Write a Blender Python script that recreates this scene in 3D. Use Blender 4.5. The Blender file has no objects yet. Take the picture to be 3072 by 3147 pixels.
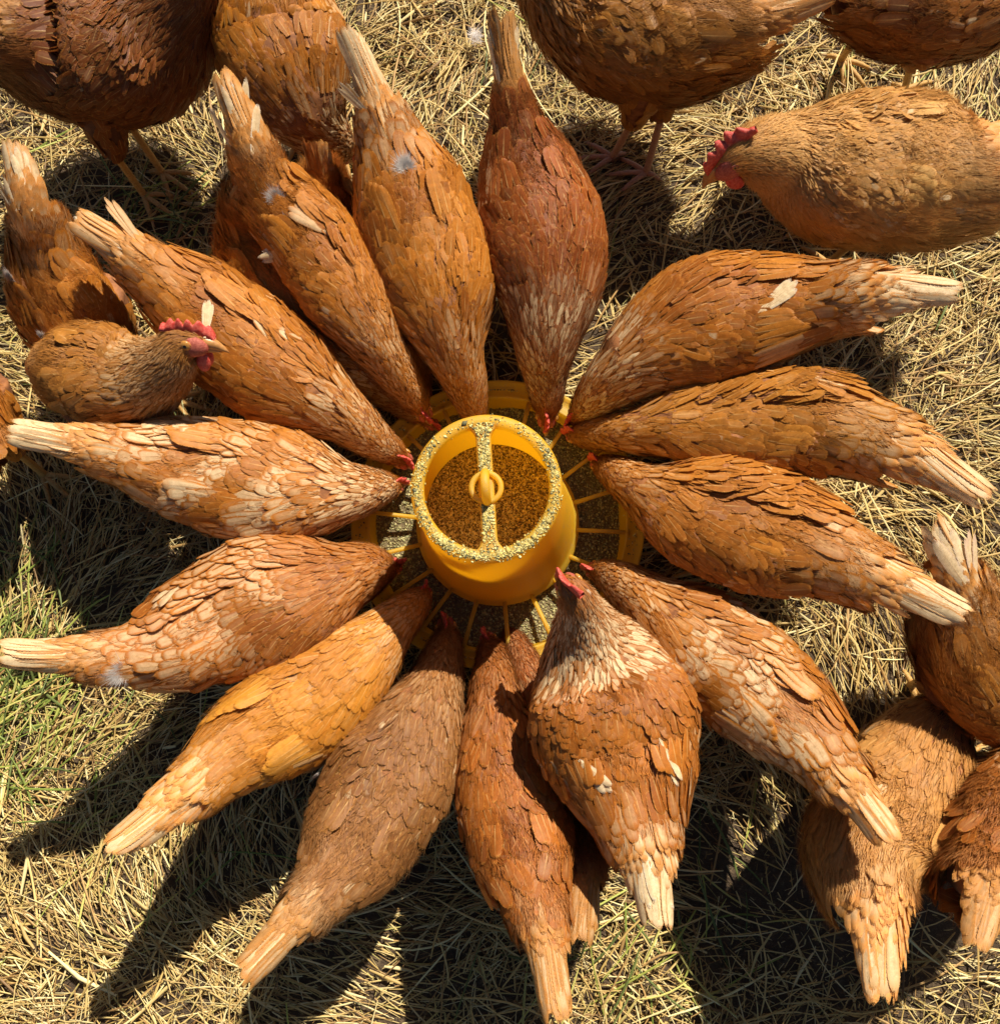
import bpy, math, random
import numpy as np
from mathutils import Vector, Matrix
R = np.random.RandomState(7)
random.seed(7)

# ------------------------------------------------------------------ camera
H = 1.62                                   # camera height
F = 3072.0                                 # focal length in photo pixels (photo 3072 x 3147)
CX, CY = 1536.0, 1573.5
NADIR = (1640.0, 2080.0)
def _n(v):
    v = np.asarray(v, float); return v / np.linalg.norm(v)
_d = _n([NADIR[0]-CX, -(NADIR[1]-CY), -F])
_zw = -_d
_yw = _n(np.array([0, 1, 0]) - np.dot([0, 1, 0], _zw)*_zw)
_xw = np.cross(_yw, _zw)
CAMR = np.array([_xw, _yw, _zw])           # camera space -> world
cam_d = bpy.data.cameras.new('camera')
cam = bpy.data.objects.new('camera', cam_d)
bpy.context.scene.collection.objects.link(cam)
cam_d.sensor_fit = 'HORIZONTAL'; cam_d.sensor_width = 36; cam_d.lens = 36*F/3072
cam_d.clip_start = .02; cam_d.clip_end = 500
m4 = Matrix([[*CAMR[i], 0] for i in range(3)] + [[0, 0, 0, 1]])
m4.translation = Vector((0, 0, H))
cam.matrix_world = m4
scene = bpy.context.scene
scene.camera = cam

def at(x, y, z):
    """point of the photograph (in 1904-wide units) at height z -> world, and metres per unit there"""
    k = 3072/1904.0
    v = np.array([x*k-CX, CY-y*k, -F])
    w = CAMR @ v
    t = (z-H)/w[2]
    return np.array([0, 0, H]) + w*t, t*k

# ------------------------------------------------------------------ light
world = bpy.data.worlds.new('World'); scene.world = world; world.use_nodes = True
nt = world.node_tree
sky = nt.nodes.new('ShaderNodeTexSky'); sky.sky_type = 'NISHITA'; sky.sun_disc = False
SUN_EL, SUN_AZ = math.radians(47), math.radians(28)
sky.sun_elevation = SUN_EL; sky.sun_rotation = SUN_AZ
bg = nt.nodes['Background']; bg.inputs['Strength'].default_value = .036
nt.links.new(sky.outputs['Color'], bg.inputs['Color'])
sd = bpy.data.lights.new('sun', 'SUN'); sd.energy = 5.0; sd.angle = math.radians(.55); sd.color = (1, .93, .80)
so = bpy.data.objects.new('sun', sd); scene.collection.objects.link(so)
sv = Vector((math.sin(SUN_AZ)*math.cos(SUN_EL), math.cos(SUN_AZ)*math.cos(SUN_EL), math.sin(SUN_EL)))
so.rotation_euler = (-sv).to_track_quat('-Z', 'Y').to_euler(); so.location = sv*5
scene.view_settings.view_transform = 'Standard'
scene.view_settings.look = 'None'
scene.view_settings.exposure = .55
scene.view_settings.gamma = 1
scene.view_settings.use_curve_mapping = False
scene.render.engine = 'CYCLES'
scene.cycles.max_bounces = 6; scene.cycles.diffuse_bounces = 3; scene.cycles.transparent_max_bounces = 6

COL = scene.collection
# ------------------------------------------------------------------ helpers
def link_obj(name, me, mat=None, parent=None):
    o = bpy.data.objects.new(name, me); COL.objects.link(o)
    if mat is not None and me is not None and len(me.materials) == 0: me.materials.append(mat)
    if parent is not None: o.parent = parent
    return o
def tag(o, label=None, cat=None, group=None, kind=None):
    if label: o['label'] = label
    if cat: o['category'] = cat
    if group: o['group'] = group
    if kind: o['kind'] = kind
    return o
def np_mesh(name, V, Q=None, T=None, uv=None, col=None, smooth=True):
    """V (n,3); Q (k,4) quads, T (k,3) triangles; uv per vertex; col per vertex rgba"""
    me = bpy.data.meshes.new(name)
    V = np.ascontiguousarray(V, np.float32)
    loops, starts = [], []
    n0 = 0
    if Q is not None and len(Q):
        Q = np.asarray(Q, np.int32); loops.append(Q.ravel()); starts.append(np.arange(len(Q))*4); n0 = Q.size
    if T is not None and len(T):
        T = np.asarray(T, np.int32); loops.append(T.ravel()); starts.append(n0+np.arange(len(T))*3)
    loops = np.concatenate(loops).astype(np.int32); starts = np.concatenate(starts).astype(np.int32)
    me.vertices.add(len(V)); me.vertices.foreach_set('co', V.ravel())
    me.loops.add(len(loops)); me.loops.foreach_set('vertex_index', loops)
    me.polygons.add(len(starts)); me.polygons.foreach_set('loop_start', starts)
    me.update(calc_edges=True)
    if smooth: me.polygons.foreach_set('use_smooth', np.ones(len(starts), bool))
    if uv is not None:
        l = me.uv_layers.new(name='UVMap'); l.data.foreach_set('uv', np.asarray(uv, np.float32)[loops].ravel())
    if col is not None:
        c = me.color_attributes.new('fcol', 'FLOAT_COLOR', 'POINT'); c.data.foreach_set('color', np.asarray(col, np.float32).ravel())
    me.validate()
    return me
def grid_quads(nr, nc, closed=False):
    r = np.arange(nr-1)[:, None]; n = nc if closed else nc-1
    c = np.arange(n)[None]; c2 = (c+1) % nc
    return np.stack([r*nc+c, r*nc+c2, (r+1)*nc+c2, (r+1)*nc+c], -1).reshape(-1, 4)
class MB:
    """collects pieces into one mesh"""
    def __init__(s): s.V, s.Q, s.T, s.n = [], [], [], 0
    def add(s, V, Q=None, T=None):
        V = np.asarray(V, float).reshape(-1, 3)
        if Q is not None and len(Q): s.Q.append(np.asarray(Q)+s.n)
        if T is not None and len(T): s.T.append(np.asarray(T)+s.n)
        s.V.append(V); s.n += len(V)
    def tube(s, pts, rad, seg=10, flat=1.0):
        pts = np.asarray(pts, float); rad = np.broadcast_to(rad, (len(pts),))
        t = np.gradient(pts, axis=0); t /= np.linalg.norm(t, axis=1)[:, None]+1e-9
        up = np.array([0, 0, 1.]) if abs(t[:, 2]).mean() < .8 else np.array([1., 0, 0])
        a = np.cross(t, up); a /= np.linalg.norm(a, axis=1)[:, None]+1e-9
        b = np.cross(a, t)
        th = np.linspace(0, 2*math.pi, seg, endpoint=False)
        V = pts[:, None]+rad[:, None, None]*(a[:, None]*np.cos(th)[None, :, None]+b[:, None]*np.sin(th)[None, :, None]*flat)
        V = np.concatenate([V.reshape(-1, 3), pts[:1], pts[-1:]])
        n = len(pts)*seg; i = np.arange(seg); j = (i+1) % seg
        T = np.concatenate([np.stack([np.full(seg, n), j, i], 1), np.stack([np.full(seg, n+1), n-seg+i, n-seg+j], 1)])
        s.add(V, grid_quads(len(pts), seg, True), T)
    def lathe(s, prof, c=(0, 0, 0), seg=72, closed=False):
        prof = list(prof)+([prof[0]] if closed else [])
        prof = np.array(prof, float); th = np.linspace(0, 2*math.pi, seg, endpoint=False)
        V = np.stack([prof[:, 0, None]*np.cos(th)+c[0], prof[:, 0, None]*np.sin(th)+c[1], np.repeat(prof[:, 1, None], seg, 1)+c[2]], -1)
        s.add(V.reshape(-1, 3), grid_quads(len(prof), seg, True))
    def ellipsoid(s, c, ax, r, seg=14, rings=9):
        ph = np.linspace(0, math.pi, rings); th = np.linspace(0, 2*math.pi, seg, endpoint=False)
        P, Tt = np.meshgrid(ph, th, indexing='ij')
        L = np.stack([np.sin(P)*np.cos(Tt)*r[0], np.sin(P)*np.sin(Tt)*r[1], np.cos(P)*r[2]], -1).reshape(-1, 3)
        s.add(np.asarray(c)+L @ np.asarray(ax), grid_quads(rings, seg, True))
    def mesh(s, name, smooth=True, **k):
        return np_mesh(name, np.concatenate(s.V), np.concatenate(s.Q) if s.Q else None, np.concatenate(s.T) if s.T else None, smooth=smooth, **k)

def snoise(p, f, seed=0):
    """cheap smooth noise -1..1"""
    r = np.random.RandomState(seed); v = 0
    for k in range(5):
        d = r.normal(size=3); d /= np.linalg.norm(d)
        v = v+np.sin((p @ d)*f*(1+.35*k)+r.uniform(0, 6.3)+1.7*np.sin((p @ r.normal(size=3))*f*.6))
    return v/3.2

# ------------------------------------------------------------------ materials
def new_mat(name):
    m = bpy.data.materials.new(name); m.use_nodes = True
    n = m.node_tree; b = n.nodes['Principled BSDF']
    return m, n, b, n.nodes['Material Output']
def mathn(n, op, a, b=None, c=None, clamp=False):
    x = n.nodes.new('ShaderNodeMath'); x.operation = op; x.use_clamp = clamp
    for i, v in enumerate((a, b, c)):
        if v is None: continue
        if isinstance(v, (int, float)): x.inputs[i].default_value = v
        else: n.links.new(v, x.inputs[i])
    return x.outputs[0]
def mixc(n, fac, a, b, mode='MIX'):
    x = n.nodes.new('ShaderNodeMix'); x.data_type = 'RGBA'; x.blend_type = mode; x.clamp_factor = True
    for s, v in ((x.inputs[0], fac), (x.inputs[6], a), (x.inputs[7], b)):
        if isinstance(v, (int, float)): s.default_value = v
        elif isinstance(v, tuple): s.default_value = (*v, 1)
        else: n.links.new(v, s)
    return x.outputs[2]
def noise(n, scale, detail=3, rough=.55, vec=None, dist=0):
    x = n.nodes.new('ShaderNodeTexNoise'); x.inputs['Scale'].default_value = scale; x.inputs['Detail'].default_value = detail
    x.inputs['Roughness'].default_value = rough; x.inputs['Distortion'].default_value = dist
    if vec is not None: n.links.new(vec, x.inputs['Vector'])
    return x.outputs['Fac']
def mrange(n, v, a, b, c=0., d=1., smooth=True):
    x = n.nodes.new('ShaderNodeMapRange'); x.interpolation_type = 'SMOOTHSTEP' if smooth else 'LINEAR'
    n.links.new(v, x.inputs[0])
    for i, q in enumerate((a, b, c, d)): x.inputs[i+1].default_value = q
    return x.outputs[0]
def bump(n, b, h, strength, dist):
    x = n.nodes.new('ShaderNodeBump'); x.inputs['Strength'].default_value = strength; x.inputs['Distance'].default_value = dist
    n.links.new(h, x.inputs['Height']); n.links.new(x.outputs[0], b.inputs['Normal'])
def pos(n):
    return n.nodes.new('ShaderNodeNewGeometry').outputs['Position']

def feather_mat(name, per_object):
    m, n, b, out = new_mat(name)
    if per_object:
        oi = n.nodes.new('ShaderNodeObjectInfo'); c, pale = oi.outputs['Color'], oi.outputs['Alpha']
    else:
        a = n.nodes.new('ShaderNodeAttribute'); a.attribute_name = 'fcol'; c, pale = a.outputs['Color'], a.outputs['Alpha']
    uvn = n.nodes.new('ShaderNodeUVMap'); uvn.uv_map = 'UVMap'
    sp = n.nodes.new('ShaderNodeSeparateXYZ'); n.links.new(uvn.outputs[0], sp.inputs[0])
    u = mathn(n, 'MULTIPLY_ADD', sp.outputs[0], 2., -1.); v = sp.outputs[1]
    au = mathn(n, 'ABSOLUTE', u)
    p = pos(n)
    mott = noise(n, 160, 3, .6, p)
    streak = noise(n, 900, 2, .6, p)
    # barbs run outwards and towards the tip
    bph = mathn(n, 'ADD', mathn(n, 'MULTIPLY', v, 120.), mathn(n, 'MULTIPLY', au, -34.))
    bph = mathn(n, 'ADD', bph, mathn(n, 'MULTIPLY', streak, 9.))
    barb = mathn(n, 'SINE', bph)
    edge = mathn(n, 'MAXIMUM', au, mrange(n, v, .55, 1., 0., 1., False))
    edge = mathn(n, 'ADD', edge, mathn(n, 'MULTIPLY_ADD', mott, .5, -.25))
    inner = mrange(n, edge, .48, .80, 1., 0.)
    rimm = mrange(n, edge, .74, .98, 1., .15)
    # pale centre of laced feathers
    pa = mathn(n, 'MULTIPLY', pale, inner)
    cr = mixc(n, mott, (.80, .54, .26), (.88, .70, .44))
    full = mathn(n, 'MULTIPLY', mrange(n, pale, .7, 1.1, 0., 1.), mrange(n, v, .25, .62, 0., 1.))       # nearly white feathers have no lacing
    pa = mathn(n, 'MAXIMUM', mathn(n, 'POWER', pa, .75), mathn(n, 'MULTIPLY', full, rimm))
    col = mixc(n, mathn(n, 'MULTIPLY', pa, 1., clamp=True), c, cr)
    # paler rim and shaft of a plain feather
    rim = mathn(n, 'MULTIPLY', mrange(n, edge, .78, 1.02, 0., 1.), mathn(n, 'SUBTRACT', 1., pale, clamp=True))
    col = mixc(n, mathn(n, 'MULTIPLY', rim, .45), col, (.76, .36, .07))
    shaft = mathn(n, 'MULTIPLY', mrange(n, au, .03, .14, 1., 0.), mrange(n, v, .1, .9, 1., .15))
    col = mixc(n, mathn(n, 'MULTIPLY', shaft, .6), col, mixc(n, mrange(n, pale, .35, .6), (.84, .52, .19), (.42, .17, .05)))
    k = mathn(n, 'MULTIPLY_ADD', barb, .07, 1.0)
    k = mathn(n, 'MULTIPLY', k, mathn(n, 'MULTIPLY_ADD', mott, .7, .64))
    kc = n.nodes.new('ShaderNodeCombineXYZ')
    for i in range(3): n.links.new(k, kc.inputs[i])
    col = mixc(n, 1., col, kc.outputs[0], 'MULTIPLY')
    n.links.new(col, b.inputs['Base Color'])
    b.inputs['Roughness'].default_value = .42
    b.inputs['Specular IOR Level'].default_value = .3
    bump(n, b, mathn(n, 'ADD', mathn(n, 'MULTIPLY', barb, .5), mathn(n, 'MULTIPLY', shaft, 1.5)), .35, .0006)
    tr = n.nodes.new('ShaderNodeBsdfTranslucent'); n.links.new(col, tr.inputs[0])
    mx = n.nodes.new('ShaderNodeMixShader'); mx.inputs[0].default_value = .24
    n.links.new(b.outputs[0], mx.inputs[1]); n.links.new(tr.outputs[0], mx.inputs[2])
    fray = noise(n, 700, 2, .6, p)
    raw = mathn(n, 'MAXIMUM', mathn(n, 'POWER', au, 2.), mrange(n, v, .70, 1., 0., 1., False))
    cut = mathn(n, 'GREATER_THAN', mathn(n, 'ADD', raw, mathn(n, 'MULTIPLY', mathn(n, 'ADD', fray, mathn(n, 'MULTIPLY', barb, .12)), .75)), 1.28)
    tp = n.nodes.new('ShaderNodeBsdfTransparent'); m2 = n.nodes.new('ShaderNodeMixShader'); n.links.new(cut, m2.inputs[0])
    n.links.new(mx.outputs[0], m2.inputs[1]); n.links.new(tp.outputs[0], m2.inputs[2]); n.links.new(m2.outputs[0], out.inputs[0])
    return m
M_PLUME = feather_mat('plumage_feathers', False)
M_FEATHER = feather_mat('single_feathers', True)

def attr_mat(name, rough=.6, spec=.3, trans=.0, vary=.3, vs=300, bumps=0):
    m, n, b, out = new_mat(name)
    a = n.nodes.new('ShaderNodeAttribute'); a.attribute_name = 'fcol'
    k = mathn(n, 'MULTIPLY_ADD', noise(n, vs, 3, .6, pos(n)), vary*2, 1-vary)
    kc = n.nodes.new('ShaderNodeCombineXYZ')
    for i in range(3): n.links.new(k, kc.inputs[i])
    col = mixc(n, 1., a.outputs['Color'], kc.outputs[0], 'MULTIPLY')
    n.links.new(col, b.inputs['Base Color']); b.inputs['Roughness'].default_value = rough
    b.inputs['Specular IOR Level'].default_value = spec
    if trans:
        tr = n.nodes.new('ShaderNodeBsdfTranslucent'); n.links.new(col, tr.inputs[0])
        mx = n.nodes.new('ShaderNodeMixShader'); mx.inputs[0].default_value = trans
        n.links.new(b.outputs[0], mx.inputs[1]); n.links.new(tr.outputs[0], mx.inputs[2]); n.links.new(mx.outputs[0], out.inputs[0])
    return m
M_STRAW = attr_mat('straw', .5, .35, .12, .25, 400)
M_CRUMB = attr_mat('feed_crumbs', .8, .15, 0, .3, 700)
M_DOWN = attr_mat('down', .8, .1, .35, .1, 300)

def skin_mat(name, c1, c2, rough, sc, bs=.4, bd=.001, sss=.0):
    m, n, b, out = new_mat(name)
    f = noise(n, sc, 4, .6, pos(n)); n.links.new(mixc(n, mrange(n, f, .35, .65), c1, c2), b.inputs['Base Color'])
    b.inputs['Roughness'].default_value = rough
    b.inputs['Subsurface Weight'].default_value = sss; b.inputs['Subsurface Radius'].default_value = (.01, .003, .002)
    b.inputs['Subsurface Scale'].default_value = .5
    bump(n, b, noise(n, sc*4, 3, .7, pos(n)), bs, bd)
    return m
M_BODY = skin_mat('under_plumage', (.20, .07, .022), (.34, .13, .04), .8, 90)
M_BODY_DARK = skin_mat('dark_under_plumage', (.09, .028, .012), (.15, .05, .02), .8, 90)
M_BODY_GOLD = skin_mat('golden_under_plumage', (.36, .17, .05), (.45, .22, .08), .8, 90)
M_COMB = skin_mat('red_comb', (.56, .042, .028), (.70, .13, .085), .42, 260, .7, .0012, .15)
M_FACE = skin_mat('face_skin', (.34, .055, .035), (.50, .13, .08), .55, 420, .8, .0008, .1)
M_LOBE = skin_mat('ear_lobe', (.6, .5, .36), (.7, .6, .45), .6, 500)
M_BEAK = skin_mat('beak', (.40, .17, .05), (.54, .26, .08), .35, 120, .2, .0005)
M_EYE = skin_mat('eye_iris', (.42, .17, .03), (.52, .25, .06), .15, 900, .1, .0002)
M_PUPIL = skin_mat('pupil', (.004, .003, .003), (.006, .004, .004), .05, 100, 0)
M_LEG = skin_mat('scaly_leg', (.50, .26, .06), (.62, .36, .11), .5, 300, .7, .001)
M_LEG_PINK = skin_mat('pinkish_leg', (.42, .2, .12), (.5, .27, .16), .5, 300, .7, .001)
M_CLAW = skin_mat('claw', (.35, .2, .1), (.5, .33, .2), .4, 300, .2, .0005)

# ------------------------------------------------------------------ ground
def ground():
    m, n, b, out = new_mat('soil')
    p = pos(n)
    f = noise(n, 9, 6, .65, p); g = noise(n, 70, 5, .7, p); s = noise(n, 330, 3, .7, p, .8)
    c = mixc(n, f, (.055, .034, .02), (.12, .076, .042))
    c = mixc(n, mrange(n, g, .5, .7), c, (.20, .135, .07))
    c = mixc(n, mathn(n, 'MULTIPLY', mrange(n, s, .56, .66), .5), c, (.30, .22, .11))
    n.links.new(c, b.inputs['Base Color']); b.inputs['Roughness'].default_value = .95
    bump(n, b, mathn(n, 'ADD', g, mathn(n, 'MULTIPLY', s, .4)), .9, .012)
    # fine, gently uneven middle and a far sheet out to the horizon
    xs = np.concatenate([[-60, -20, -6, -3], np.linspace(-2, 2, 121), [3, 6, 20, 60]])
    X, Y = np.meshgrid(xs, xs, indexing='ij')
    P = np.stack([X, Y, np.zeros_like(X)], -1).reshape(-1, 3)
    P[:, 2] = gz(P)
    o = link_obj('ground', np_mesh('ground', P, grid_quads(len(xs), len(xs))[:, ::-1]), m)
    tag(o, kind='structure')
def gz(P):
    P = np.asarray(P, float).copy(); P[..., 2] = 0
    return .006*snoise(P, 9, 3)+.004*snoise(P, 34, 4)-.004
ground()

def strands(name, n, xy, ang, L, W, col, z0, tilt, bend, mat, seg=2, roof=.45):
    """many thin stalks in one mesh: V-shaped strips with one bend; arrays of length n"""
    d = np.stack([np.cos(ang), np.sin(ang), np.zeros(n)], 1); s = np.stack([-np.sin(ang), np.cos(ang), np.zeros(n)], 1)
    tt = np.linspace(-.5, .5, seg+1)
    rows = []
    roll = R.uniform(-.7, .7, n)
    c0 = np.stack([xy[:, 0], xy[:, 1], z0], 1)
    for t in tt:
        c = c0+d*(L*t)[:, None]+s*(bend*L*(t*t*4-1)*.25)[:, None]
        c[:, 2] += tilt*L*t - abs(t)*L*.05
        wl = W*(1 if abs(t) < .5 else .55)
        sw = s*(wl*.5*np.cos(roll))[:, None]; sw[:, 2] += wl*.5*np.sin(roll)
        top = c.copy(); top[:, 2] += W*roof
        rows.append(np.stack([c-sw, top, c+sw], 1))
    V = np.stack(rows, 1).reshape(n, -1, 3)
    k = V.shape[1]
    q = grid_quads(seg+1, 3)
    Q = (q[None]+(np.arange(n)*k)[:, None, None]).reshape(-1, 4)
    C = np.repeat(col, k, 0)
    return link_obj(name, np_mesh(name, V.reshape(-1, 3), Q, col=np.concatenate([C, np.ones((len(C), 1))], 1), smooth=False), mat)

def litter():
    n = 80000
    xy = R.uniform(-1.25, 1.25, (n, 2)); xy[:, 1] = R.uniform(-1.0, 1.75, n)
    P = np.c_[xy, np.zeros(n)]
    dens = .86+.42*snoise(P, 7, 21)
    for (px, py, r, k) in ((2250, 2760, .17, .72), (2900, 2560, .2, .6), (1010, 2600, .10, .6), (2720, 300, .12, .5), (1500, 950, .2, .4), (2980, 2800, .12, .4), (380, 620, .1, .3)):
        c, _ = at(px/1.6134, py/1.6134, 0)
        dens -= k*np.exp(-((xy-c[:2])**2).sum(1)/r**2)
    keep = R.rand(n) < np.clip(dens, .08, 1)
    xy = xy[keep]; P = P[keep]; n = len(xy)
    flow = 2.2*snoise(P, 3.0, 5)
    ang = flow+R.normal(0, 1, n)*np.where(snoise(P, 11, 44) > .1, .38, 1.1)
    L = np.clip(R.lognormal(-3.05, .50, n), .014, .16)
    W = R.uniform(.0011, .0030, n)*np.where(R.rand(n) < .14, R.uniform(1.4, 2.2, n), 1)
    base = np.array([[.71, .52, .20], [.58, .39, .13], [.84, .69, .34], [.44, .26, .09], [.58, .45, .15], [.25, .14, .05], [.44, .37, .12]])
    ix = R.choice(7, n, p=[.28, .22, .18, .13, .09, .08, .02])
    col = base[ix]*R.uniform(.75, 1.12, (n, 1))
    z0 = gz(P)+R.uniform(0, 1, n)**1.4*.020*(1+.5*snoise(P, 5, 9))+.002
    o = strands('straw_litter', n, xy, ang, L, W, col, z0, R.normal(0, .13, n), R.normal(0, .12, n), M_STRAW)
    tag(o, 'dry golden straw and hay scattered thickly over the soil', 'straw', kind='stuff')
    # broken chaff between the stalks
    n = 26000
    xy = R.uniform(-1.2, 1.2, (n, 2)); xy[:, 1] = R.uniform(-1.0, 1.6, n); P = np.c_[xy, np.zeros(n)]
    o = strands('chaff', n, xy, R.uniform(0, 6.28, n), R.uniform(.004, .014, n), R.uniform(.001, .004, n), base[R.choice(6, n)]*R.uniform(.6, 1.1, (n, 1)), gz(P)+R.uniform(0, .016, n), R.normal(0, .3, n), R.normal(0, .1, n), M_STRAW, seg=1)
    tag(o, 'fine broken chaff lying between the straw stalks', 'chaff', kind='stuff')
    # longer stalks lying on top
    n = 2300
    xy = R.uniform(-1.2, 1.2, (n, 2)); xy[:, 1] = R.uniform(-1.0, 1.6, n); P = np.c_[xy, np.zeros(n)]
    col = base[R.choice(4, n)]*R.uniform(.9, 1.15, (n, 1))
    o = strands('long_straw', n, xy, 2.2*snoise(P, 3, 5)+R.normal(0, .8, n), R.uniform(.07, .17, n), R.uniform(.0018, .0034, n), np.clip(col, 0, .85),
                gz(P)+R.uniform(.014, .028, n), R.normal(0, .04, n), R.normal(0, .22, n), M_STRAW, seg=5)
    tag(o, 'long pale bent stalks lying on top of the straw litter', 'straw', kind='stuff')
    # green grass, thick at the left edge
    cs = [(20, 1340, .08, 560), (5, 1150, .06, 240), (40, 1250, .10, 260), (300, 430, .06, 230), (1230, 1720, .09, 160), (330, 1560, .1, 70), (1790, 150, .12, 90), (120, 1430, .1, 160), (40, 620, .07, 60), (1100, 1800, .1, 90)]
    xs = []
    for (x, y, r, k) in cs:
        c, _ = at(x, y, 0); xs.append(c[:2]+R.normal(0, r, (int(k*.24), 2)))
    xs.append(np.c_[R.uniform(-1.2, 1.2, 130), R.uniform(-1, 1.5, 130)])
    xy = np.concatenate(xs); n = len(xy); P = np.c_[xy, np.zeros(n)]
    g = np.array([[.20, .25, .045], [.38, .40, .08], [.56, .50, .14], [.13, .16, .04]])
    col = g[R.choice(4, n)]*R.uniform(.8, 1.2, (n, 1))
    ang = np.where(P[:, 0] < -.5, .9, 1.4)+R.normal(0, .75, n)
    o = strands('green_grass', n, xy, ang, R.uniform(.05, .16, n), R.uniform(.0018, .004, n), col, gz(P)+R.uniform(.010, .030, n), R.normal(0, .16, n), R.normal(0, .18, n), M_STRAW, seg=5)
    tag(o, 'green grass blades growing through the straw', 'grass', kind='stuff')
litter()

# ------------------------------------------------------------------ feeder
def crumbs(name, P, size, cols, parent, mat=M_CRUMB, flat=.75):
    n = len(P)
    t = np.array([[1, 0, 0], [0, 1, 0], [-1, 0, 0], [0, -1, 0], [0, 0, 1], [0, 0, -1]], float)
    V = t[None]*R.uniform(.6, 1.25, (n, 6, 1))*np.asarray(size).reshape(-1, 1, 1)
    V[:, :, 0] *= R.uniform(.9, 1.6, (n, 1))
    a = R.uniform(0, 6.28, n); c, s = np.cos(a), np.sin(a)
    x = V[..., 0]*c[:, None]-V[..., 1]*s[:, None]; y = V[..., 0]*s[:, None]+V[..., 1]*c[:, None]
    V = np.stack([x, y, V[..., 2]*flat], -1)+P[:, None]
    f = np.array([[0, 1, 4], [1, 2, 4], [2, 3, 4], [3, 0, 4], [1, 0, 5], [2, 1, 5], [3, 2, 5], [0, 3, 5]])
    T = (f[None]+(np.arange(n)*6)[:, None, None]).reshape(-1, 3)
    C = np.repeat(cols[R.choice(len(cols), n)]*R.uniform(.7, 1.2, (n, 1)), 6, 0)
    o = link_obj(name, np_mesh(name, V.reshape(-1, 3), T=T, col=np.c_[C, np.ones(len(C))], smooth=False), mat, parent)
    o['kind'] = 'stuff'
    return o

def plastic():
    m, n, b, out = new_mat('yellow_plastic')
    p = pos(n)
    g = n.nodes.new('ShaderNodeNewGeometry'); sx = n.nodes.new('ShaderNodeSeparateXYZ'); n.links.new(g.outputs['Normal'], sx.inputs[0])
    dust = mathn(n, 'MULTIPLY', noise(n, 22, 6, .7, p, .3), 1.)
    grit = noise(n, 420, 3, .7, p)
    c = mixc(n, noise(n, 14, 3, .5, p), (.95, .60, .02), (.95, .66, .05))
    fac = mathn(n, 'ADD', mathn(n, 'MULTIPLY', mrange(n, sx.outputs[2], .2, .95), .35), mrange(n, dust, .52, .80, 0., .42))
    mp = n.nodes.new('ShaderNodeMapping'); mp.inputs['Scale'].default_value = (1, 1, .12); mp.inputs['Rotation'].default_value = (.3, .2, .5); n.links.new(p, mp.inputs[0])
    fac = mathn(n, 'ADD', fac, mathn(n, 'MULTIPLY', mrange(n, noise(n, 150, 4, .7, mp.outputs[0]), .54, .68), .45), clamp=True)
    fac = mathn(n, 'MULTIPLY', fac, mrange(n, grit, .3, .6, .5, 1.))
    c = mixc(n, fac, c, (.62, .52, .25))
    n.links.new(c, b.inputs['Base Color']); b.inputs['Roughness'].default_value = .48
    bump(n, b, mathn(n, 'ADD', grit, dust), .3, .0015)
    tr = n.nodes.new('ShaderNodeBsdfTranslucent'); tr.inputs[0].default_value = (1.0, .70, .08, 1)
    mx = n.nodes.new('ShaderNodeMixShader'); mx.inputs[0].default_value = .60
    n.links.new(b.outputs[0], mx.inputs[1]); n.links.new(tr.outputs[0], mx.inputs[2]); n.links.new(mx.outputs[0], out.inputs[0])
    return m
M_PLASTIC = plastic()
ZT, ZB = .365, .055
FC = at(1529/1.6134, 1612/1.6134, .06)[0]; FC[2] = 0
TOPC = at(1494/1.6134, 1499/1.6134, ZT)[0]
LEAN = (TOPC-FC)[:2]
RT = 236*(H-ZT)/F; RB = 240*(H-.06)/F; RP = 452*(H-.09)/F
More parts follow.
